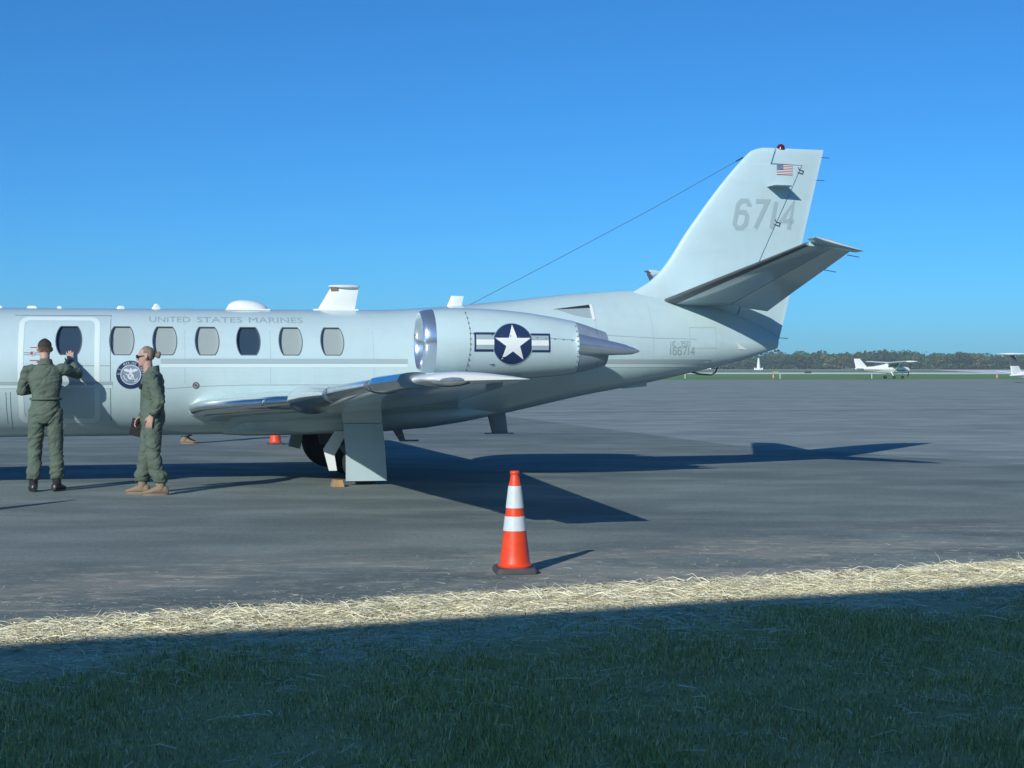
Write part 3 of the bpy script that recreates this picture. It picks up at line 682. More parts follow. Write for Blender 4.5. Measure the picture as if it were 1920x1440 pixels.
# --- horizontal tail
def make_stab(sg):
    st_ = [(.10, 8.60, 10.10, 2.355, .10), (1.2, 8.905, 10.065, 2.575, .095), (2.3, 9.20, 10.03, 2.785, .09), (3.22, 9.44, 10.0, 2.965, .085)]
    a = np.array(st_)
    def at(y): return [np.interp(y, a[:, 0], a[:, i]) for i in range(1, 5)]
    ys_ = [.05, .4, .8, 1.2, 1.6, 2.0, 2.4, 2.8, 3.02]
    def sec(y, u0, u1, flap):
        le, te, zc, t = at(max(y, .1)); c_ = te - le; up, lo = [], []
        for u in [u0 + (u1 - u0) * .5 * (1 - math.cos(math.pi * i / 12)) for i in range(13)]:
            yt = 5 * t * (.2969 * math.sqrt(u) - .126 * u - .3516 * u * u + .2843 * u ** 3 - .1036 * u ** 4) * c_
            dz = -max(0, (u - .62)) * c_ * flap
            up.append((le + u * c_, sg * y, zc + yt + dz)); lo.append((le + u * c_, sg * y, zc - yt + dz))
        return up[::-1] + lo
    s_ = MB(); s_.loft([sec(y, 0, .62, 0) for y in ys_]); so_ = s_.build('tailplane', M_paint, jet, 40)
    e_ = MB(); e_.loft([sec(y, .635, 1.0, .24) for y in [.16] + ys_[1:]]); el = e_.build('elevator', M_paint, jet, 40)
    # mass-balance horn at the tip, tilted nose-up with the drooped elevator
    h_ = MB(); rr = []
    for y, k in ((3.035, 1), (3.2, 1), (3.255, .75), (3.275, .35)):
        le, te, zc, t = at(3.1); c_ = te - le; up, lo = [], []
        for u in [.5 * (1 - math.cos(math.pi * i / 12)) for i in range(13)]:
            yt = (5 * .11 * (.2969 * math.sqrt(u) - .126 * u - .3516 * u * u + .2843 * u ** 3 - .1036 * u ** 4) * c_) * k
            zz = zc + .045 - u * .155
            up.append((le + .01 + u * (c_ + .02), sg * y, zz + yt)); lo.append((le + .01 + u * (c_ + .02), sg * y, zz - yt))
        rr.append(up[::-1] + lo)
    h_.loft(rr); h_.build('elevator_horn', M_paint, el, 40)
    b_ = MB(); rr = []
    for y in ys_:
        le, te, zc, t = at(max(y, .1)); c_ = te - le; pts = []; us = [.09, .05, .02, .006, 0, .006, .02, .05, .09]
        for j, u in enumerate(us):
            yt = 5 * t * (.2969 * math.sqrt(u) - .126 * u - .3516 * u * u) * c_; pts.append((le + u * c_ - .004, sg * y, zc + (1 if j < 4 else -1 if j > 4 else 0) * (yt + .003)))
        rr.append(pts)
    b_.loft(rr); b_.build('deicing_boot', M_boot, so_, 60)
    for y in (2.2, 2.9):
        le, te, zc, t = at(y); MB().tube([(te - .02, sg * y, zc - .09), (te + .14, sg * y, zc - .115)], .005, 5).build('static_wick', M_wire, el)
    return so_
for sg in (-1, 1): make_stab(sg)
# tail cone skid loop and small fittings under the tail
MB().tube([(9.02, 0, 1.40), (9.18, 0, 1.365), (9.34, 0, 1.355), (9.40, 0, 1.39), (9.43, 0, 1.46)], .012, 6).build('tie_down_loop', M_wire, jet)
q = MB(); q.loft([[(8.05, -.1, 1.20), (8.05, .1, 1.20), (8.05, .1, 1.17), (8.05, -.1, 1.17)], [(8.38, -.08, 1.262), (8.38, .08, 1.262), (8.38, .08, 1.20), (8.38, -.08, 1.20)]]); q.build('tail_bumper', M_paint, jet)
decal('tail_fitting', [[(9.62, 1.80), (9.80, 1.70), (9.66, 1.71)]], M_white, fuse, surf_f, .006, None)

# --- antennas on the roof and belly
def blade(name, x0, x1, z0, xt0, xt1, zt, th=.03, m=M_white):
    bl = MB(); rr = []
    for u in (0, .5, .9, 1.0):
        le = x0 + (xt0 - x0) * u; te = x1 + (xt1 - x1) * u; k = 1 if u < 1 else .6
        rr.append([(p[0], p[2] - z0, z0 + (zt - z0) * u) for p in [(q_[0], 0, z0 + (q_[2] - z0) * 1) for q_ in foil(le, te, 0, z0, th / (te - le) * k, 8)]])
    bl.loft(rr); return bl.build(name, m, jet, 50)
tall = blade('blade_antenna', 3.90, 4.40, 2.17, 4.10, 4.46, 2.505, .06)
q = MB(); q.lathe([(0, .16), (.012, .185), (.024, .185), (.034, .15)], (0, 0, 0), 24, cap=True)
q.v = [(4.27 + x * 1.12, y * .42, 2.498 + z) for x, y, z in q.v]; q.build('antenna_cap', M_white, tall, 40)
q = MB(); q.box((4.14, 0, 2.475), (.10, .07, .05)); q.build('antenna_bracket', M_brown, tall)
q = MB(); q.box((4.15, 0, 2.20), (.58, .22, .03)); q.build('antenna_base', M_white, tall)
blade('blade_antenna', 5.62, 5.82, 2.24, 5.69, 5.86, 2.405, .03)
blade('blade_antenna', 1.80, 1.95, 2.17, 1.86, 1.90, 2.265, .03)
blade('blade_antenna', 1.37, 1.50, 2.17, 1.41, 1.48, 2.235, .03)
q = MB(); rr = []
for u in np.linspace(-1, 1, 15):
    k = math.sqrt(max(.004, 1 - abs(u) ** 2.2)); x = 3.02 + .275 * u
    rr.append([(x, .16 * k * math.cos(a), 2.188 + (.135 * k * (1 - .18 * u)) * math.sin(a)) for a in [math.pi * j / 14 for j in range(15)]])
q.loft(rr); q.build('antenna_dome', M_white, jet, 60)
q = MB(); q.box((3.02, 0, 2.197), (.56, .34, .016)); q.build('dome_base', M_white, jet)
for x0, x1 in ((.30, .44), (.66, .74), (-.12, .03)):
    q = MB(); q.loft([[(x0, -.05, 2.185), (x1, -.05, 2.185), (x1, .05, 2.185), (x0, .05, 2.185)], [(x0 + .02, -.03, 2.224), (x1 - .03, -.03, 2.224), (x1 - .03, .03, 2.224), (x0 + .02, .03, 2.224)]]); q.build('low_antenna', M_white, jet)
q = MB(); q.loft([[(4.90, -.02, .64), (5.03, -.02, .64), (5.03, .02, .64), (4.90, .02, .64)], [(4.99, -.015, .50), (5.07, -.015, .50), (5.07, .015, .50), (4.99, .015, .50)], [(5.0, -.015, .485), (5.25, -.015, .485), (5.25, .015, .485), (5.0, .015, .485)]])
q.box((5.13, 0, .494), (.24, .04, .022)); q.build('belly_antenna', M_gear, jet)
ba = blade('belly_antenna', 6.16, 6.42, .90, 6.24, 6.46, .585, .05, M_gear)
q = MB(); q.box((6.34, 0, .578), (.38, .10, .014)); q.build('antenna_cap', M_gear, ba)

# --- main landing gear (trailing link) and nose gear
def wheel_part(name, c, r, wd, parent):
    q = MB(); hw = wd / 2
    prof = [(-hw * .75, r * .55), (-hw, r * .70), (-hw * .98, r * .86), (-hw * .6, r * .985), (0, r), (hw * .6, r * .985), (hw * .98, r * .86), (hw, r * .70), (hw * .75, r * .55)]
    rr = [[(c[0] + r_ * math.cos(a), c[1] + h, c[2] + r_ * math.sin(a)) for a in [2 * math.pi * j / 36 for j in range(36)]] for h, r_ in prof]
    q.loft(rr); ty = q.build(name, M_rubber, parent, 50)
    q = MB(); rr = [[(c[0] + r_ * math.cos(a), c[1] + h, c[2] + r_ * math.sin(a)) for a in [2 * math.pi * j / 24 for j in range(24)]] for h, r_ in ((-hw * .72, r * .50), (-hw * .80, r * .56), (-hw * .5, r * .3), (-hw * .75, r * .12), (hw * .75, r * .12), (hw * .5, r * .3), (hw * .8, r * .56), (hw * .72, r * .5))]
    q.loft(rr); q.build('hub', M_hub, ty, 40); return ty
def make_gear(sg):
    y = sg * 1.02; x = 4.40; r = .275
    wheel_part('main_wheel', (x, y, r), r, .19, jet)
    s_ = MB(); s_.tube([(x - .20, y + sg * -.16, 1.0), (x - .20, y - sg * .16, .62), (x - .17, y - sg * .15, .52)], [.065, .060, .05], 12)
    s_.tube([(x - .18, y - sg * .15, .53), (x + .02, y - sg * .13, r)], [.05, .045], 10); s_.tube([(x, y - sg * .16, r), (x, y + sg * .11, r)], .03, 10)
    s_.tube([(x - .05, y - sg * .15, .92), (x + .0, y - sg * .13, .42)], [.035, .025], 10)
    s_.build('gear_leg', M_gear, jet, 50)
    d_ = MB(); yo = y + sg * .155      # outer door hanging beside the wheel
    d_.loft([[(x - .285, yo, .765), (x + .20, yo, .765), (x + .20, yo + sg * .025, .765), (x - .285, yo + sg * .025, .765)],
             [(x - .255, yo, .40), (x + .235, yo, .40), (x + .235, yo + sg * .025, .40), (x - .255, yo + sg * .025, .40)],
             [(x - .25, yo - sg * .04, .055), (x + .26, yo - sg * .04, .055), (x + .26, yo - sg * .015, .055), (x - .25, yo - sg * .015, .055)]])
    d_.build('gear_door', M_paint, jet)
    u_ = MB(); u_.loft([[(x - .29, yo - sg * .02, .775), (x + .19, yo - sg * .02, .775), (x + .19, yo + sg * .03, .775), (x - .29, yo + sg * .03, .775)],
                        [(x - .33, yo + sg * .02, 1.0), (x + .17, yo + sg * .02, 1.0), (x + .17, yo + sg * .10, 1.0), (x - .33, yo + sg * .10, 1.0)]])
    u_.build('gear_door', M_paint, jet)
    i_ = MB(); yi = y - sg * .14
    i_.loft([[(x - .50, yi, .44), (x - .36, yi, .36), (x - .36, yi + sg * .02, .36), (x - .50, yi + sg * .02, .44)], [(x - .43, yi, .17), (x - .33, yi, .17), (x - .33, yi + sg * .02, .17), (x - .43, yi + sg * .02, .17)]])
    i_.loft([[(x - .50, yi, .44), (x - .36, yi, .36), (x - .36, yi + sg * .02, .36), (x - .50, yi + sg * .02, .44)], [(x - .36, yi, .66), (x - .20, yi, .66), (x - .20, yi + sg * .02, .66), (x - .36, yi + sg * .02, .66)]])
    if sg < 0: i_.build('inner_gear_door', M_white, jet)
for sg in (-1, 1): make_gear(sg)
q = MB(); q.box((3.72, .95, .47), (.16, .12, .20), Matrix.Rotation(.25, 3, 'Y')); q.tube([(3.8, 1.0, .50), (4.1, 1.05, .62)], .03, 8); q.build('landing_lamp', M_gear, jet)
q = MB(); q.loft([[(3.95, .35, .70), (4.75, .35, .70), (4.75, 1.0, .78), (3.95, 1.0, .78)], [(4.02, .60, .42), (4.70, .60, .42), (4.70, .66, .42), (4.02, .66, .42)]]); q.build('shaded_well_panel', M_boot, jet)  # starboard panel, its dark colour stands in for shade under the wing
q = MB(); q.loft([[(4.17 + .37 * k * math.cos(t_), y, .47 + .37 * k * math.sin(t_)) for t_ in [2 * math.pi * j / 28 for j in range(28)]] for y, k in ((.86, .9), (.88, 1.0), (.98, 1.0), (1.0, .9))]); q.build('inner_gear_door', M_rubber, jet)  # added disc, shade of the starboard door and wheel put in as near-black
wheel_part('nose_wheel', (-3.3, 0, .22), .22, .16, jet)
MB().tube([(-3.4, 0, .8), (-3.36, 0, .5), (-3.3, .1, .22)], .045, 10).build('nose_gear_leg', M_gear, jet, 50)
for s_ in (-1, 1):        # cockpit glazing
    for (xa, xb, za, zb) in ((-3.05, -2.55, 1.60, 1.92), (-2.48, -2.02, 1.60, 1.93)):
        bm = conform([rrect(xa, xb, za, zb, .08)], (lambda x, z: -fuse_y(x, z)), .006, .08)
        if s_ > 0:
            for v in bm.verts: v.co.y = -v.co.y
            bmesh.ops.reverse_faces(bm, faces=bm.faces)
        me = bpy.data.meshes.new('cockpit_window'); bm.to_mesh(me); bm.free(); me.materials.append(M_glass); link(bpy.data.objects.new('cockpit_window', me), jet)
# ------------------------------------------------------------------ people
M_skin = mat('skin', (.46, .28, .22), .55, var=.06, vscale=14)
M_suit = mat('olive flight suit cloth', (.104, .136, .106), .85, var=.14, vscale=7, bump=.5, bscale=26, spec=.2)
M_hairb = mat('short dark brown hair', (.040, .028, .022), .7, var=.3, vscale=40, bump=.5, bscale=90)
M_fade, t, b = newmat('short dark hair with faded sides'); g = G(t); OC = g.n('ShaderNodeTexCoord').outputs['Object']; sx = g.n('ShaderNodeSeparateXYZ'); g.l(OC, sx.inputs[0])
zf = g.math('ADD', sx.outputs[2], g.math('MULTIPLY', g.noise(OC, 60, 3), .03))
c = g.mix(g.rng(zf, 1.640, 1.735), (.20, .125, .095), (.034, .025, .020)); c = g.mix(1.0, c, g.rng(g.noise(OC, 120, 3), .3, .7, .7, 1.25, False), 'MULTIPLY')
g.l(c, b.inputs['Base Color']); b.inputs['Roughness'].default_value = .75
M_hairl = mat('light brown hair', (.20, .148, .108), .6, var=.3, vscale=30, bump=.5, bscale=70)
M_tan = mat('tan suede boot', (.24, .175, .115), .85, var=.15, vscale=15)
M_blackb = mat('black leather boot', (.028, .026, .026), .35, var=.2)
M_blackp = mat('black plastic', (.015, .015, .017), .3)

def remeshed(name, mb, voxel, m, parent, smooth_it=4, disp=None):
    o = mb.build(name + '_src', m); md = o.modifiers.new('r', 'REMESH'); md.mode = 'VOXEL'; md.voxel_size = voxel
    sm = o.modifiers.new('s', 'SMOOTH'); sm.factor = .5; sm.iterations = smooth_it
    bpy.context.view_layer.update()
    me = bpy.data.meshes.new_from_object(o.evaluated_get(bpy.context.evaluated_depsgraph_get())); me.name = name
    src = o.data; bpy.data.objects.remove(o); bpy.data.meshes.remove(src)
    if disp:
        co = [v.co + v.normal * disp(v.co) for v in me.vertices]
        me.vertices.foreach_set('co', [c_ for p in co for c_ in p])
    me.shade_smooth(); me.update()
    if not me.materials: me.materials.append(m)
    return link(bpy.data.objects.new(name, me), parent)
HEAD = [(0, .022, .085, .02), (.018, .043, .093, -.01), (.05, .055, .096, -.045), (.08, .063, .098, -.07), (.115, .071, .096, -.09), (.15, .075, .092, -.098), (.185, .068, .078, -.092), (.212, .047, .050, -.066), (.228, .014, .012, -.02)]
def head_ring(z, hw, fy, by, n=20): return [(hw * math.cos(a), (fy + by) / 2 + (fy - by) / 2 * math.sin(a), z) for a in [2 * math.pi * j / n for j in range(n)]]
def add_x(mb, sub, M):
    mb.add([M @ Vector(p) for p in sub.v], sub.f)
def head_mesh(mb, M):
    s = MB(); s.loft([head_ring(*q) for q in HEAD])
    s.tube([(0, .088, .125), (0, .106, .095), (0, .112, .082)], [.009, .013, .012], 8, rounded=True)
    s.tube([(-.02, .093, .048), (.02, .093, .048)], .008, 8, rounded=True)
    for k in (-1, 1):
        s.tube([(k * .072, -.012, .085), (k * .080, -.018, .105), (k * .078, -.022, .125)], [.010, .016, .012], 8, rounded=True)
        s.tube([(k * .030, .088, .130), (k * .045, .082, .128)], .009, 6, rounded=True)
    s.tube([(0, -.02, -.10), (0, -.012, -.02), (0, -.005, .07)], [.060, .055, .055], 14)
    add_x(mb, s, M)
def hand_mesh(mb, wrist, d, side, nrm, curl=.25, spread=.10, sc=1.0):
    """palm and five fingers; d = finger direction, side = towards the thumb, nrm = out of the palm"""
    wv, d = Vector(wrist), Vector(d).normalized(); side = (Vector(side) - d * d.dot(Vector(side))).normalized(); nrm = d.cross(side) if d.cross(side).dot(Vector(nrm)) > 0 else -d.cross(side)
    rr = []
    for u, hw, th in ((-.02, .026, .020), (.01, .032, .018), (.05, .040, .016), (.085, .041, .014), (.095, .036, .010)):
        rr.append([wv + d * u * sc + side * hw * sc * math.cos(a) + nrm * th * sc * math.sin(a) for a in [2 * math.pi * j / 12 for j in range(12)]])
    mb.loft(rr)
    for off, ln, sp in ((.031, .070, .5), (.010, .080, .15), (-.011, .075, -.2), (-.031, .058, -.6)):
        p = wv + d * .085 * sc + side * off * sc; dd = (d + side * sp * spread * 2).normalized(); pts = [p]; ang = curl * .4
        for k in range(3):
            v = (dd * math.cos(ang) + nrm * math.sin(ang)); p = p + v * ln * sc / 3; pts.append(p); ang += curl
        mb.tube(pts, [.0095 * sc, .009 * sc, .0085 * sc, .0075 * sc], 8, rounded=True)
    p = wv + d * .025 * sc + side * .030 * sc; t1 = (d * .75 + side * .8 + nrm * .2).normalized()
    mb.tube([p, p + t1 * .035 * sc, p + t1 * .035 * sc + (d + side * .2 + nrm * .15).normalized() * .035 * sc], [.013 * sc, .011 * sc, .009 * sc], 8, rounded=True)
def boot(name, m, ankle, dirv, parent, tall=.17):
    """laced boot; ankle = ground point under the ankle"""
    a = Vector(ankle); f = Vector((dirv[0], dirv[1], 0)).normalized(); s = Vector((f.y, -f.x, 0)); b_ = MB(); rr = []
    for u, hw, h in ((-.092, .022, .05), (-.085, .035, .09), (-.05, .041, .115), (.0, .042, .12), (.05, .043, .105), (.10, .047, .078), (.15, .047, .058), (.185, .036, .048), (.20, .016, .035)):
        ring = []
        for j in range(12):
            q_ = 2 * math.pi * j / 12; zz = .012 + (h - .012) * (.5 + .5 * math.sin(q_)); ring.append(a + f * u + s * hw * math.cos(q_) * (1.0 if math.sin(q_) < .5 else .85) + Vector((0, 0, zz)))
        rr.append(ring)
    b_.loft(rr); b_.tube([a + Vector((0, 0, .06)), a - f * .01 + Vector((0, 0, tall))], [.050, .052], 12)
    bo = b_.build(name, m, parent, 60)
    so_ = MB(); rr = []
    for z in (0.0, .024):
        rr.append([a + f * (.055 + .148 * math.cos(q_)) + s * (.047 if math.cos(q_) > 0 else .042) * math.sin(q_) + Vector((0, 0, z)) for q_ in [2 * math.pi * j / 18 for j in range(18)]])
    so_.loft(rr); so_.build('sole', M_blackb if m is M_blackb else M_brown, bo, 40)
    return bo
def folds(seed, amp=.0085):
    def f(p):
        a = mnoise.noise(Vector((p.x * 5 + p.z * 6 + seed, p.y * 6 - p.z * 3, p.z * 11 - p.x * 6)))
        b_ = mnoise.noise(Vector((p.x * 16 - p.z * 9, p.y * 16 + seed, p.z * 24 + p.x * 9)))
        low = max(0, 1 - p.z / .55); k = 1 + .5 * low
        dg_ = mnoise.noise(Vector(((p.x + p.z * .8) * 3.2 + seed * 2, p.y * 4, (p.z - p.x) * 9)))
        cr = max(0.0, 1 - abs(dg_) * 6.5) ** 1.5
        return amp * k * (1 - 2.2 * abs(a)) * .9 + amp * .35 * (1 - 2 * abs(b_)) - amp * .35 - amp * 1.15 * cr
    return f
def person(name, label, loc, rz, J, boots_m, hair, hair_m, seed, group=None):
    root = empty(name, loc, rz); tag(root, label, 'person', group)
    HM = Matrix.Translation(J['head']) @ Matrix.Rotation(J.get('yaw', 0), 4, 'Z') @ Matrix.Rotation(J.get('nod', 0), 4, 'X') @ Matrix.Scale(J.get('hs', 1.0), 4)
    lean = J.get('lean', (0, 0)); k = J.get('k', 1.0)
    # skin: one continuous body, mostly inside the suit
    bm_ = MB(); head_mesh(bm_, HM)
    nk = HM @ Vector((0, -.02, -.05)); cz = Vector((lean[0], lean[1], 1.30 * k)); pv = Vector((0, 0, .95 * k))
    bm_.tube([nk, (nk + cz) / 2 + Vector((0, -.02, .05)), cz, (cz + pv) / 2, pv], [.050, .062, .080, .085, .09], 14)
    for s_ in ('L', 'R'):
        sh, el, wr = [Vector(q_) for q_ in J[s_ + 'arm'][:3]]
        bm_.tube([cz + Vector((0, 0, .08)), sh, (sh + el) / 2, el, (el + wr) / 2, wr], [.040, .036, .036, .034, .034, .026], 10)
        hd = J[s_ + 'hand']; hand_mesh(bm_, wr, hd[0], hd[1], hd[2], hd[3], hd[4] if len(hd) > 4 else .1, J.get('hs', 1.0))
        hp, kn, an_ = [Vector(q_) for q_ in J[s_ + 'leg']]
        bm_.tube([pv, hp, (hp + kn) / 2, kn, (kn + an_) / 2, an_], [.06, .06, .055, .045, .045, .035], 10)
    remeshed('body', bm_, .0075, M_skin, root, 2)
    # suit
    st_ = MB(); W = J.get('girth', 1.0)
    T = [(.80, .150, .110), (.90, .185, .140), (.98, .182, .140), (1.08, .162, .126), (1.16, .172, .128), (1.28, .195, .135), (1.38, .200, .128), (1.45, .165, .100), (1.49, .095, .075), (1.525, .068, .066)]
    rr = []
    for z, rx, ry in T:
        u = max(0, (z - .9) / .6); rr.append([(lean[0] * u + rx * W * math.cos(a), lean[1] * u + ry * W * math.sin(a) - .008, z * k) for a in [2 * math.pi * j / 28 for j in range(28)]])
    st_.loft(rr)
    for s_ in ('L', 'R'):
        sh, el, wr = [Vector(q_) for q_ in J[s_ + 'arm'][:3]]; cu = J[s_ + 'arm'][3]
        end = el + (wr - el) * cu
        st_.tube([sh * .85 + cz * .15 + Vector((0, 0, .015)), sh, (sh + el) / 2, el, el + (end - el) * .6, end], [.080 * W, .078 * W, .070 * W, .066 * W, .060 * W, .055 * W], 14, rounded=True)
        hp, kn, an_ = [Vector(q_) for q_ in J[s_ + 'leg']]
        st_.tube([hp + Vector((0, 0, .06)), hp, (hp + kn) / 2, kn, (kn + an_) / 2, an_ + Vector((0, 0, .15)), an_ + Vector((0, 0, .085))], [.105 * W, .108 * W, .098 * W, .086 * W, .088 * W, .090 * W, .078 * W], 16)
    suit = remeshed('flight_suit', st_, .011, M_suit, root, 3, folds(seed))
    # collar and waistband
    cl = MB(); nb = Vector((lean[0], lean[1] - .01, 1.50 * k)); rr = []
    for dz, r_ in ((-.01, .080), (.03, .074), (.045, .070), (.03, .062), (-.01, .066)):
        rr.append([nb + Vector((r_ * math.cos(a), r_ * math.sin(a), dz * (1 - .35 * math.sin(a)))) for a in [2 * math.pi * j / 20 for j in range(20)]])
    cl.loft(rr, cap=False); cl.build('collar', M_suit, suit, 60)
    # hair
    hm = MB(); s = MB()
    s.loft([head_ring(z, hw + .004, fy + (.003 if z > .2 else -.014), by - .005) for z, hw, fy, by in HEAD[5:-1]] + [head_ring(.236, .016, .014, -.022)])
    s.loft([head_ring(z, hw + .002, -.012 if z > .1 else -.045, by - .004) for z, hw, fy, by in HEAD[3:7]])
    if hair == 'bun': s.tube([(0, -.095, .125), (0, -.118, .128)], [.022, .020], 10, rounded=True); s.tube([(0, -.135, .112), (0, -.140, .145)], [.026, .026], 12, rounded=True)
    add_x(hm, s, HM); remeshed('hair', hm, .0065, hair_m, root, 2)
    for s_ in (-1, 1):
        e_ = MB(); sub = MB(); sub.tube([(s_ * .030 - .008, .0905, .116), (s_ * .030 + .008, .0905, .116)], .007, 8, rounded=True); add_x(e_, sub, HM); e_.build('eye', M_blackp, root, 60)
    for s_ in ('L', 'R'):
        an_ = J[s_ + 'leg'][2]; boot('boot', boots_m, (an_[0], an_[1], 0), J[s_ + 'foot'], root)
    return root, HM, suit

# man reaching up to the cabin door
Jm = dict(head=(-.015, .075, 1.552), nod=-.10, yaw=.12, lean=(0, .05), k=1.0, girth=.95, hs=1.03,
  Larm=((-.20, .04, 1.43), (-.285, .10, 1.175), (-.13, .33, 1.21), .92), Lhand=((.35, 1, .15), (0, .1, 1), (1, 0, 0), .5),
  Rarm=((.20, .06, 1.435), (.345, .20, 1.375), (.245, .415, 1.50), .96), Rhand=((-.12, .32, 1), (-1, .1, 0), (0, 1, 0), .06, .14),
  Lleg=((-.095, 0, .90), (-.125, .035, .50), (-.135, -.03, .06)), Rleg=((.095, 0, .90), (.115, .02, .50), (.128, .01, .06)), Lfoot=(-.25, 1), Rfoot=(.35, 1))
pm_, _, suit_m = person('person', 'person in olive flight suit and black boots reaching up to the cabin door', (-5.468, 18.0, .004), R(10), Jm, M_blackb, 'short', M_fade, 3.1)
q = MB(); q.tube([(.16 * math.cos(a) * 1.06, .05 * .3 + .128 * math.sin(a) * 1.06 - .008, 1.085) for a in np.linspace(0, 2 * math.pi, 25)], .016, 8); q.build('waistband', M_suit, suit_m, 60)

# woman in profile
Jw = dict(head=(0, .055, 1.462), nod=-.03, yaw=-.05, lean=(0, .0), k=.945, girth=.97, hs=1.0,
  Larm=((-.175, -.03, 1.345), (-.215, -.125, 1.06), (-.205, -.035, .905), .72), Lhand=((0, .28, -1), (.25, 1, .2), (1, 0, 0), .30),
  Rarm=((.175, -.01, 1.345), (.215, -.05, 1.08), (.19, .16, .885), .9), Rhand=((0, .55, -.8), (-.9, .4, .2), (-1, 0, .1), .6),
  Lleg=((-.09, -.03, .86), (-.095, -.03, .47), (-.10, -.115, .06)), Rleg=((.09, .02, .86), (.095, .085, .47), (.10, .135, .06)), Lfoot=(-.12, 1), Rfoot=(.12, 1))
pw_, HMw, suit_w = person('person', 'person in olive flight suit, sunglasses and hair bun standing by the round seal', (-4.115, 17.55, .004), R(92), Jw, M_tan, 'bun', M_hairl, 8.7)
q = MB(); s = MB(); s.box((0, .100, .118), (.135, .012, .038)); s.box((-.068, .045, .122), (.008, .11, .010)); s.box((.068, .045, .122), (.008, .11, .010)); add_x(q, s, HMw); q.build('sunglasses', M_blackp, pw_)
wr = Vector((-.206, -.045, .922)); q = MB(); q.tube([wr + Vector((0, -.006, .010)), wr + Vector((0, .006, -.012))], .036, 14); q.build('wristwatch', M_blackp, pw_, 40)
q = MB(); q.box((-.105, .108, 1.235), (.075, .02, .055), Matrix.Rotation(R(28), 3, 'Z')); q.build('name_patch', M_blackp, suit_w)
q = MB(); q.box((.02, .128, 1.12), (.02, .012, .30), Matrix.Rotation(R(2), 3, 'X')); q.build('zip_flap', M_suit, suit_w)
tb = MB(); tb.box((0, 0, 0), (.020, .15, .20)); tabl = tb.build('tablet', M_blackp); tabl.location = (-4.115 - .215, 17.74, .76); tabl.rotation_euler = (0, R(-14), R(92))
tabl.rotation_euler = (R(14), 0, R(92)); tag(tabl, 'black tablet held low in the hand of the person with the bun', 'tablet')

# person on the far side of the jet, only a boot shows under the belly
Jf = dict(head=(0, .05, 1.50), lean=(0, 0), k=.97, girth=1.0, hs=1.0,
  Larm=((-.18, 0, 1.39), (-.23, -.06, 1.10), (-.22, .10, .90), .92), Lhand=((0, .3, -1), (.3, 1, 0), (1, 0, 0), .3),
  Rarm=((.18, 0, 1.39), (.23, -.06, 1.10), (.22, .08, .90), .92), Rhand=((0, .3, -1), (-.3, 1, 0), (-1, 0, 0), .3),
  Lleg=((-.09, 0, .88), (-.09, .02, .48), (-.09, -.02, .06)), Rleg=((.09, 0, .88), (.09, .02, .48), (.09, -.02, .06)), Lfoot=(0, 1), Rfoot=(.02, 1))
person('person', 'person standing behind the jet, only tan boots showing below its belly', (-6.22, 29.4, .004), R(-90), Jf, M_tan, 'short', M_hairb, 5.5)

# ------------------------------------------------------------------ cones, chock
M_orange = mat('orange cone plastic', (.80, .062, .014), .45, var=.12, vscale=9, bump=.15, bscale=14); M_band = mat('white reflective collar', (.60, .66, .67), .4, var=.05, vscale=30)
M_cbase = mat('black rubber cone base', (.055, .06, .065), .7, var=.15, vscale=20)
def cone(loc, label, rz=0.0, bands=True, group='orange traffic cones'):
    r0 = empty('traffic_cone', loc, rz); tag(r0, label, 'cone', group)
    def rad(z): return .031 + (.110 - .031) * (1 - (z - .045) / .675)
    q = MB(); prof = [(.040, .120), (.050, .122), (.058, .114)] + [(z, rad(z)) for z in (.075, .16, .28, .40, .52, .62)] + [(.635, rad(.635)), (.640, rad(.64) - .004), (.690, .030), (.694, .034), (.712, .034), (.716, .030), (.716, .018), (.66, .018)]
    q.lathe(prof, (0, 0, 0), 40); q.build('cone_body', M_orange, r0, 50)
    if bands:
        for z0, z1 in ((.455, .612), (.295, .398)):
            q = MB(); q.lathe([(z0, rad(z0) - .001), (z0 + .001, rad(z0) + .003), (z1 - .001, rad(z1) + .003), (z1, rad(z1) - .001)], (0, 0, 0), 40); q.build('reflective_band', M_band, r0, 50)
    q = MB(); h = .146; P = rrect(-h, h, -h, h, .03, 4); q.loft([[(x, y, z) for x, y in [(a * k, b_ * k) for a, b_ in P]] for z, k in ((0, 1.0), (.022, 1.0), (.040, .93))]); q.build('cone_base', M_cbase, r0, 35)
    return r0
cone((.02, 10.86, .006), 'near orange cone with two white bands on the asphalt before the straw', R(8))
cone((-5.40, 15.5, .006), 'orange cone just outside the left edge, casting its shadow past the black boots', R(15))
cone((-4.47, 29.0, .002), 'orange cone standing on the far side of the jet, seen under its belly', R(20), False)
cone((33.6, 197.5, -.02), 'tiny orange and white cone at the apron edge below the white tower', R(10))
cone((62.9, 199.2, -.02), 'tiny orange and white cone at the apron edge near the right-hand T-tail plane', R(30))
M_wood = mat('varnished wood', (.46, .27, .12), .28, var=.2, vscale=12, coat=.3)
q = MB(); q.loft([[(-.075, -.11, 0), (.075, -.11, 0), (.05, -.11, .085), (-.05, -.11, .085)], [(-.075, .11, 0), (.075, .11, 0), (.05, .11, .085), (-.05, .11, .085)]])
ck = q.build('wheel_chock', M_wood); ck.location = (-2.13, 18.72, .006); ck.rotation_euler = (0, 0, TH); tag(ck, 'small wooden chock in front of the main wheel of the jet', 'chock')

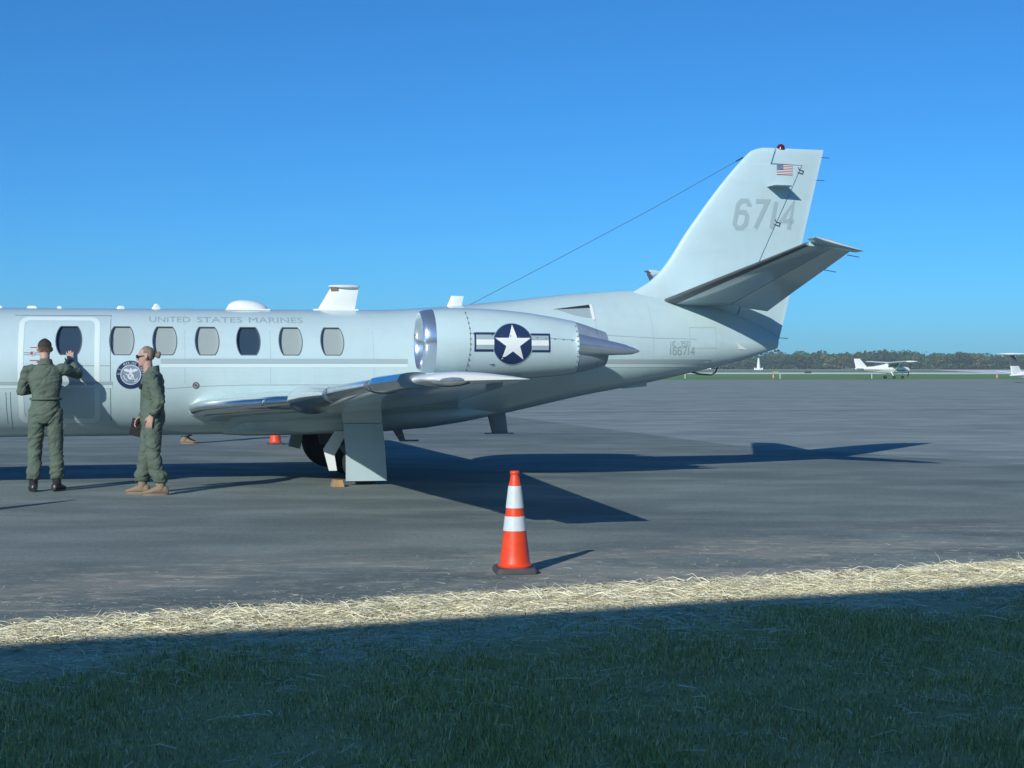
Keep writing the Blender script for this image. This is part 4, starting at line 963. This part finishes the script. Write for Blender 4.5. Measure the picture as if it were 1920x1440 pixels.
# ------------------------------------------------------------------ far aircraft
M_maroon = mat('maroon stripe paint', (.16, .02, .03), .4); M_farwhite = mat('white aircraft paint', (.82, .83, .82), .4)
def ell(x, zc, hw, hh, n=20, sq=.85): return [(x, hw * math.copysign(abs(math.cos(a)) ** sq, math.cos(a)), zc + hh * math.copysign(abs(math.sin(a)) ** sq, math.sin(a))) for a in [2 * math.pi * j / n for j in range(n)]]
ce = empty('light_aircraft', (51.3, 208, -.02), R(15)); ce.scale = (1.16, 1, 1.05); tag(ce, 'small white high-wing propeller plane with maroon stripe parked across the apron', 'aircraft')
q = MB(); q.loft([ell(*p) for p in ((-4.6, 1.32, .05, .10), (-3.6, 1.30, .14, .20), (-2.2, 1.27, .30, .36), (-.9, 1.30, .48, .58), (-.3, 1.36, .53, .70), (.5, 1.36, .53, .70), (.95, 1.22, .52, .52), (1.5, 1.16, .49, .44), (2.1, 1.14, .42, .38), (2.3, 1.13, .30, .28))]); fu = q.build('fuselage', M_farwhite, ce, 50)
q = MB(); q.loft([foil(-.75, .85, y, 2.06 + abs(y) * .03, .12, 10) for y in (-5.5, -3, 0, 3, 5.5)]); q.build('wing', M_farwhite, ce, 40)
q = MB(); q.loft([[(p[0], p[2] - 1.3, 1.35) for p in foil(-4.5, -2.9, 0, 1.3, .08, 8)], [(p[0], p[2] - 1.3, 2.55) for p in foil(-4.75, -3.95, 0, 1.3, .08, 8)], [(p[0], p[2] - 1.3, 2.72) for p in foil(-4.75, -4.1, 0, 1.3, .06, 8)]]); fi = q.build('fin', M_farwhite, ce, 40)
q = MB(); q.loft([[(p[0], p[2] - 1.3, 2.60) for p in foil(-4.80, -4.0, 0, 1.3, .10, 8)], [(p[0], p[2] - 1.3, 2.78) for p in foil(-4.80, -4.1, 0, 1.3, .08, 8)]]); q.build('fin_cap', M_maroon, fi)
q = MB(); q.loft([foil(-4.5 + abs(y) * .08, -3.6 - abs(y) * .12, y, 1.34, .08, 8) for y in (-1.7, 0, 1.7)]); q.build('tailplane', M_farwhite, ce, 40)
for s_ in (-1, 1):
    MB().tube([(.15, s_ * .5, .95), (.05, s_ * 2.7, 2.08)], .045, 8).build('wing_strut', M_farwhite, ce)
    MB().tube([(-.1, s_ * .4, .85), (-.15, s_ * 1.15, .28)], [.07, .05], 8).build('gear_leg', M_farwhite, ce)
    t_ = wheel_part('wheel', (-.15, s_ * 1.22, .22), .22, .16, ce)
    q = MB(); q.box((-.30, s_ * .535, 1.68), (.55, .02, .36)); q.build('side_window', M_glass, ce)
    q = MB(); q.box((.32, s_ * .535, 1.66), (.55, .02, .40)); q.build('side_window', M_glass, ce)
    q = MB(); q.loft([[(-3.4, s_ * .19, 1.18), (-.8, s_ * .52, 1.02), (1.6, s_ * .50, 1.0), (1.6, s_ * .50, 1.14), (-.8, s_ * .53, 1.18), (-3.4, s_ * .19, 1.22)], [(-3.4, s_ * .17, 1.18), (-.8, s_ * .48, 1.02), (1.6, s_ * .46, 1.0), (1.6, s_ * .46, 1.14), (-.8, s_ * .48, 1.18), (-3.4, s_ * .17, 1.22)]]); q.build('stripe', M_maroon, ce)
q = MB(); q.loft([[(.72, -.42, 1.98), (.72, .42, 1.98), (.68, .42, 1.98), (.68, -.42, 1.98)], [(1.12, -.46, 1.55), (1.12, .46, 1.55), (1.06, .46, 1.55), (1.06, -.46, 1.55)]]); q.build('windshield', M_glass, ce)
wheel_part('wheel', (1.5, 0, .20), .20, .14, ce); MB().tube([(1.55, 0, .85), (1.5, .10, .20)], .05, 8).build('gear_leg', M_farwhite, ce)
q = MB(); q.lathe([(2.3, .18), (2.45, .14), (2.58, .01)], (0, 0, 1.13), 12, 'x', cap=True); q.build('spinner', M_farwhite, ce)
q = MB(); q.box((2.40, 0, 1.13), (.05, .14, 1.9), Matrix.Rotation(.5, 3, 'X')); q.build('propeller', M_dark, ce)

tj = empty('light_aircraft', (48.9, 150, .012), R(30)); tj.scale = (.63, .63, .63); tag(tj, 'white T-tail plane with dark fin band cut off by the right edge', 'aircraft')
q = MB(); q.loft([ell(*p) for p in ((-.6, 1.15, .06, .10), (1.0, 1.12, .30, .34), (3.0, 1.30, .62, .68), (5, 1.42, .72, .78), (9, 1.42, .72, .78), (10.6, 1.30, .62, .60), (12, 1.10, .40, .38), (12.9, 1.0, .10, .10))]); q.build('fuselage', M_farwhite, tj, 50)
q = MB(); q.loft([[(p[0], p[2], 1.2) for p in foil(-.3, 2.3, 0, 0, .09, 8)], [(p[0], p[2], 2.6) for p in foil(-.55, 1.3, 0, 0, .09, 8)]]); f1 = q.build('fin', M_farwhite, tj, 40)
q = MB(); q.loft([[(p[0], p[2], 2.6) for p in foil(-.56, 1.31, 0, 0, .095, 8)], [(p[0], p[2], 4.35) for p in foil(-.95, .35, 0, 0, .095, 8)]]); q.build('fin_band', M_boot, f1, 40)
q = MB(); q.loft([foil(-1.25 + abs(y) * .22, .35 - abs(y) * .20, y, 4.42 + abs(y) * .02, .26, 8) for y in (-2.8, -1.4, 0, 1.4, 2.8)][::1]); q.build('tailplane', M_farwhite, tj, 40)
q = MB(); q.loft([ell(*p) for p in ((-1.3, 4.45, .03, .05), (-.9, 4.48, .14, .16), (.1, 4.48, .14, .16), (.6, 4.44, .03, .04))]); q.build('bullet_fairing', M_farwhite, tj, 50)
q = MB(); q.loft([foil(5.2 + abs(y) * .03, 7.6 - abs(y) * .12, y, .95 + abs(y) * .1, .13, 10) for y in (-8.3, 0, 8.3)]); q.build('wing', M_farwhite, tj, 40)
for s_ in (-1, 1):
    wheel_part('wheel', (6.6, s_ * 2.6, .35), .35, .25, tj); MB().tube([(6.6, s_ * 2.6 + .16, .35), (6.6, s_ * 2.6, 1.1)], .07, 8).build('gear_leg', M_farwhite, tj)
    q = MB(); q.loft([[(-.2, s_ * .33, 1.0), (3.0, s_ * .66, 1.06), (9, s_ * .75, 1.12), (9, s_ * .75, 1.24), (3.0, s_ * .66, 1.18), (-.2, s_ * .33, 1.08)], [(-.2, 0, 1.0), (3.0, s_ * .5, 1.06), (9, s_ * .6, 1.12), (9, s_ * .6, 1.24), (3.0, s_ * .5, 1.18), (-.2, 0, 1.08)]]); q.build('stripe', M_maroon, tj)
wheel_part('wheel', (11.2, 0, .28), .28, .2, tj); MB().tube([(11.2, .12, .28), (11.2, 0, 1.0)], .06, 8).build('gear_leg', M_farwhite, tj)

# ------------------------------------------------------------------ tower, signs, posts by the runway
tw = empty('white_tower', (103.5, 645, gz(645))); tag(tw, 'white tapered tower on a low white base beside the runway', 'tower')
q = MB(); q.lathe([(.5, .85), (1.2, .78), (3.0, .55), (4.0, .46), (4.5, .46), (4.55, .40), (4.9, .38), (5.0, .05)], (0, 0, 0), 20, cap=True); q.build('shaft', M_white, tw, 40)
q = MB(); q.box((0, 0, .32), (3.0, 2.6, .64)); q.build('base', M_white, tw)
for s_, z in ((-1.6, .9), (1.65, .85)):
    q = MB(); q.box((s_, 0, z / 2 + .05), (.5, .5, z)); q.build('equipment_cabinet', M_white, tw)
M_yel = mat('yellow sign face', (.40, .34, .10), .6)
def sign(loc, w_, h_, m, label):
    r0 = empty('taxiway_sign', loc); tag(r0, label, 'sign'); q = MB(); q.box((0, 0, .25 + h_ / 2), (w_, .2, h_)); q.build('panel', m, r0)
    for s_ in (-1, 1): MB().tube([(s_ * w_ * .35, 0, 0), (s_ * w_ * .35, 0, .28)], .04, 6).build('leg', M_gear, r0)
sign((61, 355, 0), 1.3, .38, M_yel, 'low yellow sign on the grass in front of the runway')
sign((68.2, 354, 0), 1.5, .45, M_dark, 'low black sign on the grass in front of the runway, right of the yellow one')
def post(loc, label):
    r0 = empty('marker_post', loc); tag(r0, label, 'post', 'white marker posts along the apron edge'); MB().tube([(0, 0, 0), (0, 0, .52)], .045, 8).build('stake', M_white, r0)
    MB().tube([(0, 0, .521), (0, 0, .62)], .06, 8).build('reflector', M_white, r0)
post((24.0, 213, -.03), 'white marker post in the grass just below the tail cone of the jet')
post((37.0, 212, -.03), 'white marker post in the grass just right of the tiny cone below the tower')
post((50.6, 216, -.03), 'white marker post in the grass behind the tail of the small propeller plane')
q = MB(); q.box((0, 0, 1.0), (2.6, 4.5, 1.5)); q.box((-.1, 0, 2.05), (2.2, 2.4, .7)); vn = q.build('utility_van', M_white); vn.location = (83.3, 660, gz(660)); vn.rotation_euler = (0, 0, R(80))
tag(vn, 'tiny white van far away beneath the tail cone of the jet', 'van')
for k_ in (-1, 1):
    for j_ in (-1, 1):
        t_ = wheel_part('wheel', (k_ * 1.2, j_ * 1.5, .35), .35, .22, vn)

# ------------------------------------------------------------------ trees beyond the runway
def leaf_mat(name, c0, c1):
    m, t, b = newmat(name); g = G(t); oi = g.n('ShaderNodeObjectInfo'); P = g.n('ShaderNodeNewGeometry').outputs['Position']
    n = g.noise(P, .55, 3); c = g.mix(g.rng(n, .3, .7), c0, c1); c = g.mix(1.0, c, g.rng(oi.outputs['Random'], 0, 1, .72, 1.25, False), 'MULTIPLY')
    g.l(c, b.inputs['Base Color']); b.inputs['Roughness'].default_value = .8; b.inputs['Specular IOR Level'].default_value = .15
    return m
M_leaf = [leaf_mat('green foliage', (.026, .078, .034), (.058, .128, .056)), leaf_mat('olive foliage', (.045, .092, .038), (.08, .132, .058)), leaf_mat('yellowing foliage', (.10, .125, .04), (.15, .17, .06)), leaf_mat('rusty foliage', (.085, .085, .045), (.115, .11, .06))]
M_bark = mat('grey bark', (.10, .085, .07), .9, var=.2)
def leaf_cloud(cents, n, size, rg):
    """many leaf-clump faces spread through a set of ellipsoids, mostly near their skins"""
    cents = np.array(cents); wgt = cents[:, 3] ** 2; idx = rg.choice(len(cents), n, p=wgt / wgt.sum())
    d = rg.normal(size=(n, 3)); d /= np.linalg.norm(d, axis=1)[:, None]; rad = cents[idx, 3] * rg.uniform(.55, 1.06, n) ** .6
    c = cents[idx, :3] + d * rad[:, None] * np.array([1, 1, .85]); nn = d + rg.normal(size=(n, 3)) * .55; nn /= np.linalg.norm(nn, axis=1)[:, None]
    u = np.cross(nn, rg.normal(size=(n, 3))); u /= np.linalg.norm(u, axis=1)[:, None]; v = np.cross(nn, u); s = size * rg.uniform(.6, 1.4, n)[:, None]
    V = np.stack([c - u * s - v * s * .6, c + u * s - v * s * .5, c + u * s * .7 + v * s * .7, c - u * s * .6 + v * s * .8], 1).reshape(-1, 3)
    return V
def cloud_mesh(name, V, m):
    n = len(V) // 4; me = bpy.data.meshes.new(name); me.vertices.add(len(V)); me.vertices.foreach_set('co', V.astype(np.float32).ravel())
    me.loops.add(n * 4); me.loops.foreach_set('vertex_index', np.arange(n * 4, dtype=np.int32)); me.polygons.add(n); me.polygons.foreach_set('loop_start', np.arange(0, n * 4, 4, dtype=np.int32))
    me.update(); me.validate(); me.materials.append(m); return me
crowns = []
for k_ in range(9):
    rg = np.random.default_rng(100 + k_); H_ = 1.0; cents = [(0, 0, 5.4, 3.0)] + [(2.2 * math.cos(a), 2.2 * math.sin(a), rg.uniform(.8, 2.2), rg.uniform(1.2, 1.8)) for a in rg.uniform(0, 6.28, 4)]
    for j_ in range(11):
        a = rg.uniform(0, 6.28); r_ = rg.uniform(.8, 3.0); cents.append((r_ * math.cos(a), r_ * math.sin(a), rg.uniform(2.4, 8.6) - r_ * .25, rg.uniform(1.1, 2.1)))
    crowns.append(leaf_cloud(cents, 900, .36, rg))
tmesh = {}
def trunk_mesh():
    q = MB(); q.tube([(0, 0, -.3), (.05, 0, 2.2), (-.05, .1, 4.6), (.1, 0, 6.4)], [.34, .26, .18, .08], 8)
    for a in (0.4, 2.2, 4.1, 5.3): q.tube([(0, 0, 2.6 + a * .2), (1.1 * math.cos(a), 1.1 * math.sin(a), 4.2 + a * .2), (1.9 * math.cos(a), 1.9 * math.sin(a), 5.6)], [.14, .09, .04], 6)
    o = q.build('trunk', M_bark); me = o.data; bpy.data.objects.remove(o); return me
TRK = trunk_mesh(); rg = np.random.default_rng(5)
KIND = ['green tree', 'olive tree', 'yellowing tree', 'rusty brown tree']
GRP = ['green trees of the far wood', 'olive trees of the far wood', 'yellowing trees of the far wood', 'rusty trees of the far wood']
x = 62.0; i = 0
while x < 262:
    for row in range(2):
        ci = int(rg.choice(4, p=[.52, .34, .09, .05])); kv = int(rg.integers(0, 9)); key = (kv, ci)
        if key not in tmesh: tmesh[key] = cloud_mesh('crown', crowns[kv], M_leaf[ci])
        Y = 690 + row * 11 + rg.uniform(-4, 4); X = x + row * 2.6 + rg.uniform(-1, 1)
        hill = .92 + .10 * math.sin(X * .045 + .6) + .06 * math.sin(X * .16)
        sc_ = (rg.uniform(.82, 1.0) if row == 0 else rg.uniform(.95, 1.15)) * hill
        t0 = empty('tree', (X, Y, gz(Y)), rg.uniform(0, 6.28)); t0.scale = (sc_ * rg.uniform(1.15, 1.6), sc_ * rg.uniform(1.1, 1.5), sc_ * rg.uniform(.80, .93)); pxx = 960 + 2880 * X / Y
        where = 'left of the white tower' if pxx < 1412 else 'behind the white tower' if pxx < 1436 else 'between tower and propeller plane' if pxx < 1600 else 'behind the propeller plane' if pxx < 1725 else 'between the two far planes' if pxx < 1865 else 'behind the T-tail plane' if pxx < 1925 else 'beyond the right edge'
        tag(t0, KIND[ci] + (' at the front of' if row == 0 else ' in the second row of') + ' the far wood, ' + where, 'tree', GRP[ci])
        link(bpy.data.objects.new('crown', tmesh[key]), t0); link(bpy.data.objects.new('trunk', TRK), t0)
    x += 5.4
# the depth of the wood behind the front trees, one mass
rg = np.random.default_rng(77); cents = []
for X in np.arange(-330, 420, 4.2):
    hill = .92 + .10 * math.sin(X * .045 + .6) + .06 * math.sin(X * .16)
    for k_ in range(3): cents.append((X + rg.uniform(-3, 3), 722 + k_ * 7 + rg.uniform(-3, 3), gz(722) + rg.uniform(1.0, 6.6) * hill, rg.uniform(2.2, 3.6)))
wd_ = link(bpy.data.objects.new('wood', cloud_mesh('wood', leaf_cloud(cents, 16000, .75, rg), M_leaf[0]))); tag(wd_, 'dense dark wood filling in behind the front trees', 'wood', kind='stuff')

# ------------------------------------------------------------------ grass blades and straw
def attr_mat(name, rough=.8, spec=.15, trans=0.0):
    m, t, b = newmat(name); a = t.nodes.new('ShaderNodeAttribute'); a.attribute_name = 'col'; t.links.new(a.outputs['Color'], b.inputs['Base Color'])
    b.inputs['Roughness'].default_value = rough; b.inputs['Specular IOR Level'].default_value = spec
    return m
def strips(name, base, tip_mid, tip, wid, side, cols, m, label, cat):
    """each blade: quad + triangle"""
    n = len(base); V = np.empty((n, 5, 3)); V[:, 0] = base - side * wid; V[:, 1] = base + side * wid; V[:, 2] = tip_mid + side * wid * .75; V[:, 3] = tip_mid - side * wid * .75; V[:, 4] = tip
    me = bpy.data.meshes.new(name); me.vertices.add(n * 5); me.vertices.foreach_set('co', V.astype(np.float32).ravel())
    o5 = np.arange(n) * 5; li = np.stack([o5, o5 + 1, o5 + 2, o5 + 3, o5 + 3, o5 + 2, o5 + 4], 1).ravel().astype(np.int32)
    me.loops.add(n * 7); me.loops.foreach_set('vertex_index', li); me.polygons.add(n * 2)
    ls = np.stack([np.arange(n) * 7, np.arange(n) * 7 + 4], 1).ravel().astype(np.int32); me.polygons.foreach_set('loop_start', ls)
    at = me.attributes.new('col', 'FLOAT_COLOR', 'POINT'); c4 = np.ones((n, 5, 4), np.float32); c4[:, :, :3] = cols[:, None, :]; at.data.foreach_set('color', c4.ravel())
    me.update(); me.validate(); me.materials.append(m); o = link(bpy.data.objects.new(name, me)); tag(o, label, cat, kind='stuff'); return o
def vnoise(x, y, s, seed=0.0): return np.array([mnoise.noise(Vector((float(a) * s, float(b_) * s, seed))) for a, b_ in zip(x, y)])
rg = np.random.default_rng(11)
N = 290000; e = rg.uniform(-5.5, 8.5, N); nn = 3.9 + (8.35 - 3.9) * rg.uniform(0, 1, N)
cl = vnoise(e, nn, 1.1, 2.0); cl2 = vnoise(e, nn, 4.0, 7.0)
lim = 7.45 + .55 * cl + .35 * cl2; keep = rg.uniform(0, 1, N) < np.clip((lim + .35 - nn) / .7, .05, 1)
keep &= rg.uniform(0, 1, N) < np.clip(.9 + .6 * cl2 + .3 * cl, .5, 1)
e, nn, cl, cl2 = e[keep], nn[keep], cl[keep], cl2[keep]; n = len(e)
base = np.stack([EV[0] * e + NV[0] * nn, EV[1] * e + NV[1] * nn, np.array([lawn_z(a, b_) for a, b_ in zip(e, nn)]) - .004], 1)
ang = rg.uniform(0, 6.283, n); h = rg.uniform(.018, .046, n) * np.clip(.95 + .6 * cl, .6, 1.4); ln = rg.uniform(.15, 1.0, n) * h
dv = np.stack([np.cos(ang), np.sin(ang), np.zeros(n)], 1); sd = np.stack([-np.sin(ang), np.cos(ang), np.zeros(n)], 1)
mid = base + dv * (ln * .35)[:, None]; mid[:, 2] += h * .62; tip = base + dv * ln[:, None]; tip[:, 2] += h * rg.uniform(.75, 1.0, n)
gc = np.array([.50, .51, .155]); gd = np.array([.92, .75, .40]); f = np.clip(rg.beta(1.2, 3.4, n) * 1.1 + (rg.uniform(0, 1, n) < .16) * .7 - .35 * cl2 - .2 * cl, 0, 1)[:, None]
cols = (gc * (1 - f) + gd * f) * rg.uniform(.5, 1.4, n)[:, None]
strips('grass', base, mid, tip, rg.uniform(.0013, .0027, n)[:, None], sd, cols, attr_mat('grass blade'), 'short green lawn grass in the shade in front', 'grass')
N = 90000; e = rg.uniform(-6.5, 9.5, N); nn = EDGE + .03 - np.abs(rg.normal(0, .78, N)) * (1.0)
far = rg.uniform(0, 1, N) < .03; nn = np.where(far, EDGE + rg.exponential(.6, N), nn); keep = (nn > 5.0) & (nn < EDGE + 2.2)
far2 = rg.uniform(0, 1, N) < .05; nn = np.where(far2, rg.uniform(4.4, 8.5, N), nn)
e, nn, far = e[keep], nn[keep], far[keep]; n = len(e)
edge_j = .05 * vnoise(e, nn * 0, 1.7, 3.0); nn = np.where(far, nn, nn + edge_j)
zl = np.array([lawn_z(a, min(b_, EDGE)) if b_ < EDGE else .004 for a, b_ in zip(e, nn)])
L_ = rg.uniform(.05, .19, n) * np.where(far, .55, 1); ang = rg.uniform(0, 6.283, n); tilt = np.abs(rg.normal(0, .06, n)) * np.where(far, .1, 1) + (rg.uniform(0, 1, n) < .004) * rg.uniform(.2, .8, n) * ~far
dv = np.stack([np.cos(ang) * np.cos(tilt), np.sin(ang) * np.cos(tilt), np.sin(tilt)], 1); sd = np.stack([-np.sin(ang), np.cos(ang), np.zeros(n)], 1); roll = rg.uniform(-1.15, 1.15, n)[:, None] * np.where(far, .3, 1)[:, None]; sd = sd * np.cos(roll) + np.array([0, 0, 1.0]) * np.sin(roll)
base = np.stack([EV[0] * e + NV[0] * nn, EV[1] * e + NV[1] * nn, zl + rg.uniform(.001, .009, n) * np.where(far, .3, 1)], 1)
bend = rg.normal(0, .12, n)[:, None] * sd * L_[:, None]
mid = base + dv * (L_ * .55)[:, None] + bend; tip = base + dv * L_[:, None] + bend * .3
sc0 = np.array([.84, .75, .47]); sc1 = np.array([.96, .91, .70]); f = rg.uniform(0, 1, n)[:, None]; cols = (sc0 * (1 - f) + sc1 * f) * rg.choice([.42, .72, .95, 1.0], n, p=[.12, .25, .35, .28])[:, None]
strips('straw', base, mid, tip, (rg.uniform(.0014, .0034, n) * np.where(far, .8, 1))[:, None], sd, cols, attr_mat('dry straw', .6, .3), 'pale dry straw strewn along the asphalt edge', 'straw')


# ------------------------------------------------------------------ clear-day air between here and the far wood
hz, t, b = newmat('haze'); t.nodes.remove(b); pv_ = t.nodes.new('ShaderNodeVolumePrincipled'); pv_.inputs['Density'].default_value = .00048
pv_.inputs['Color'].default_value = (.94, .985, 1.0, 1); pv_.inputs['Anisotropy'].default_value = .1; t.links.new(pv_.outputs[0], t.nodes['Material Output'].inputs['Volume'])
q = MB(); q.box((60, 440, 9), (1000, 960, 20.2)); hzo = q.build('haze', hz); tag(hzo, kind='stuff'); hzo.display_type = 'WIRE'
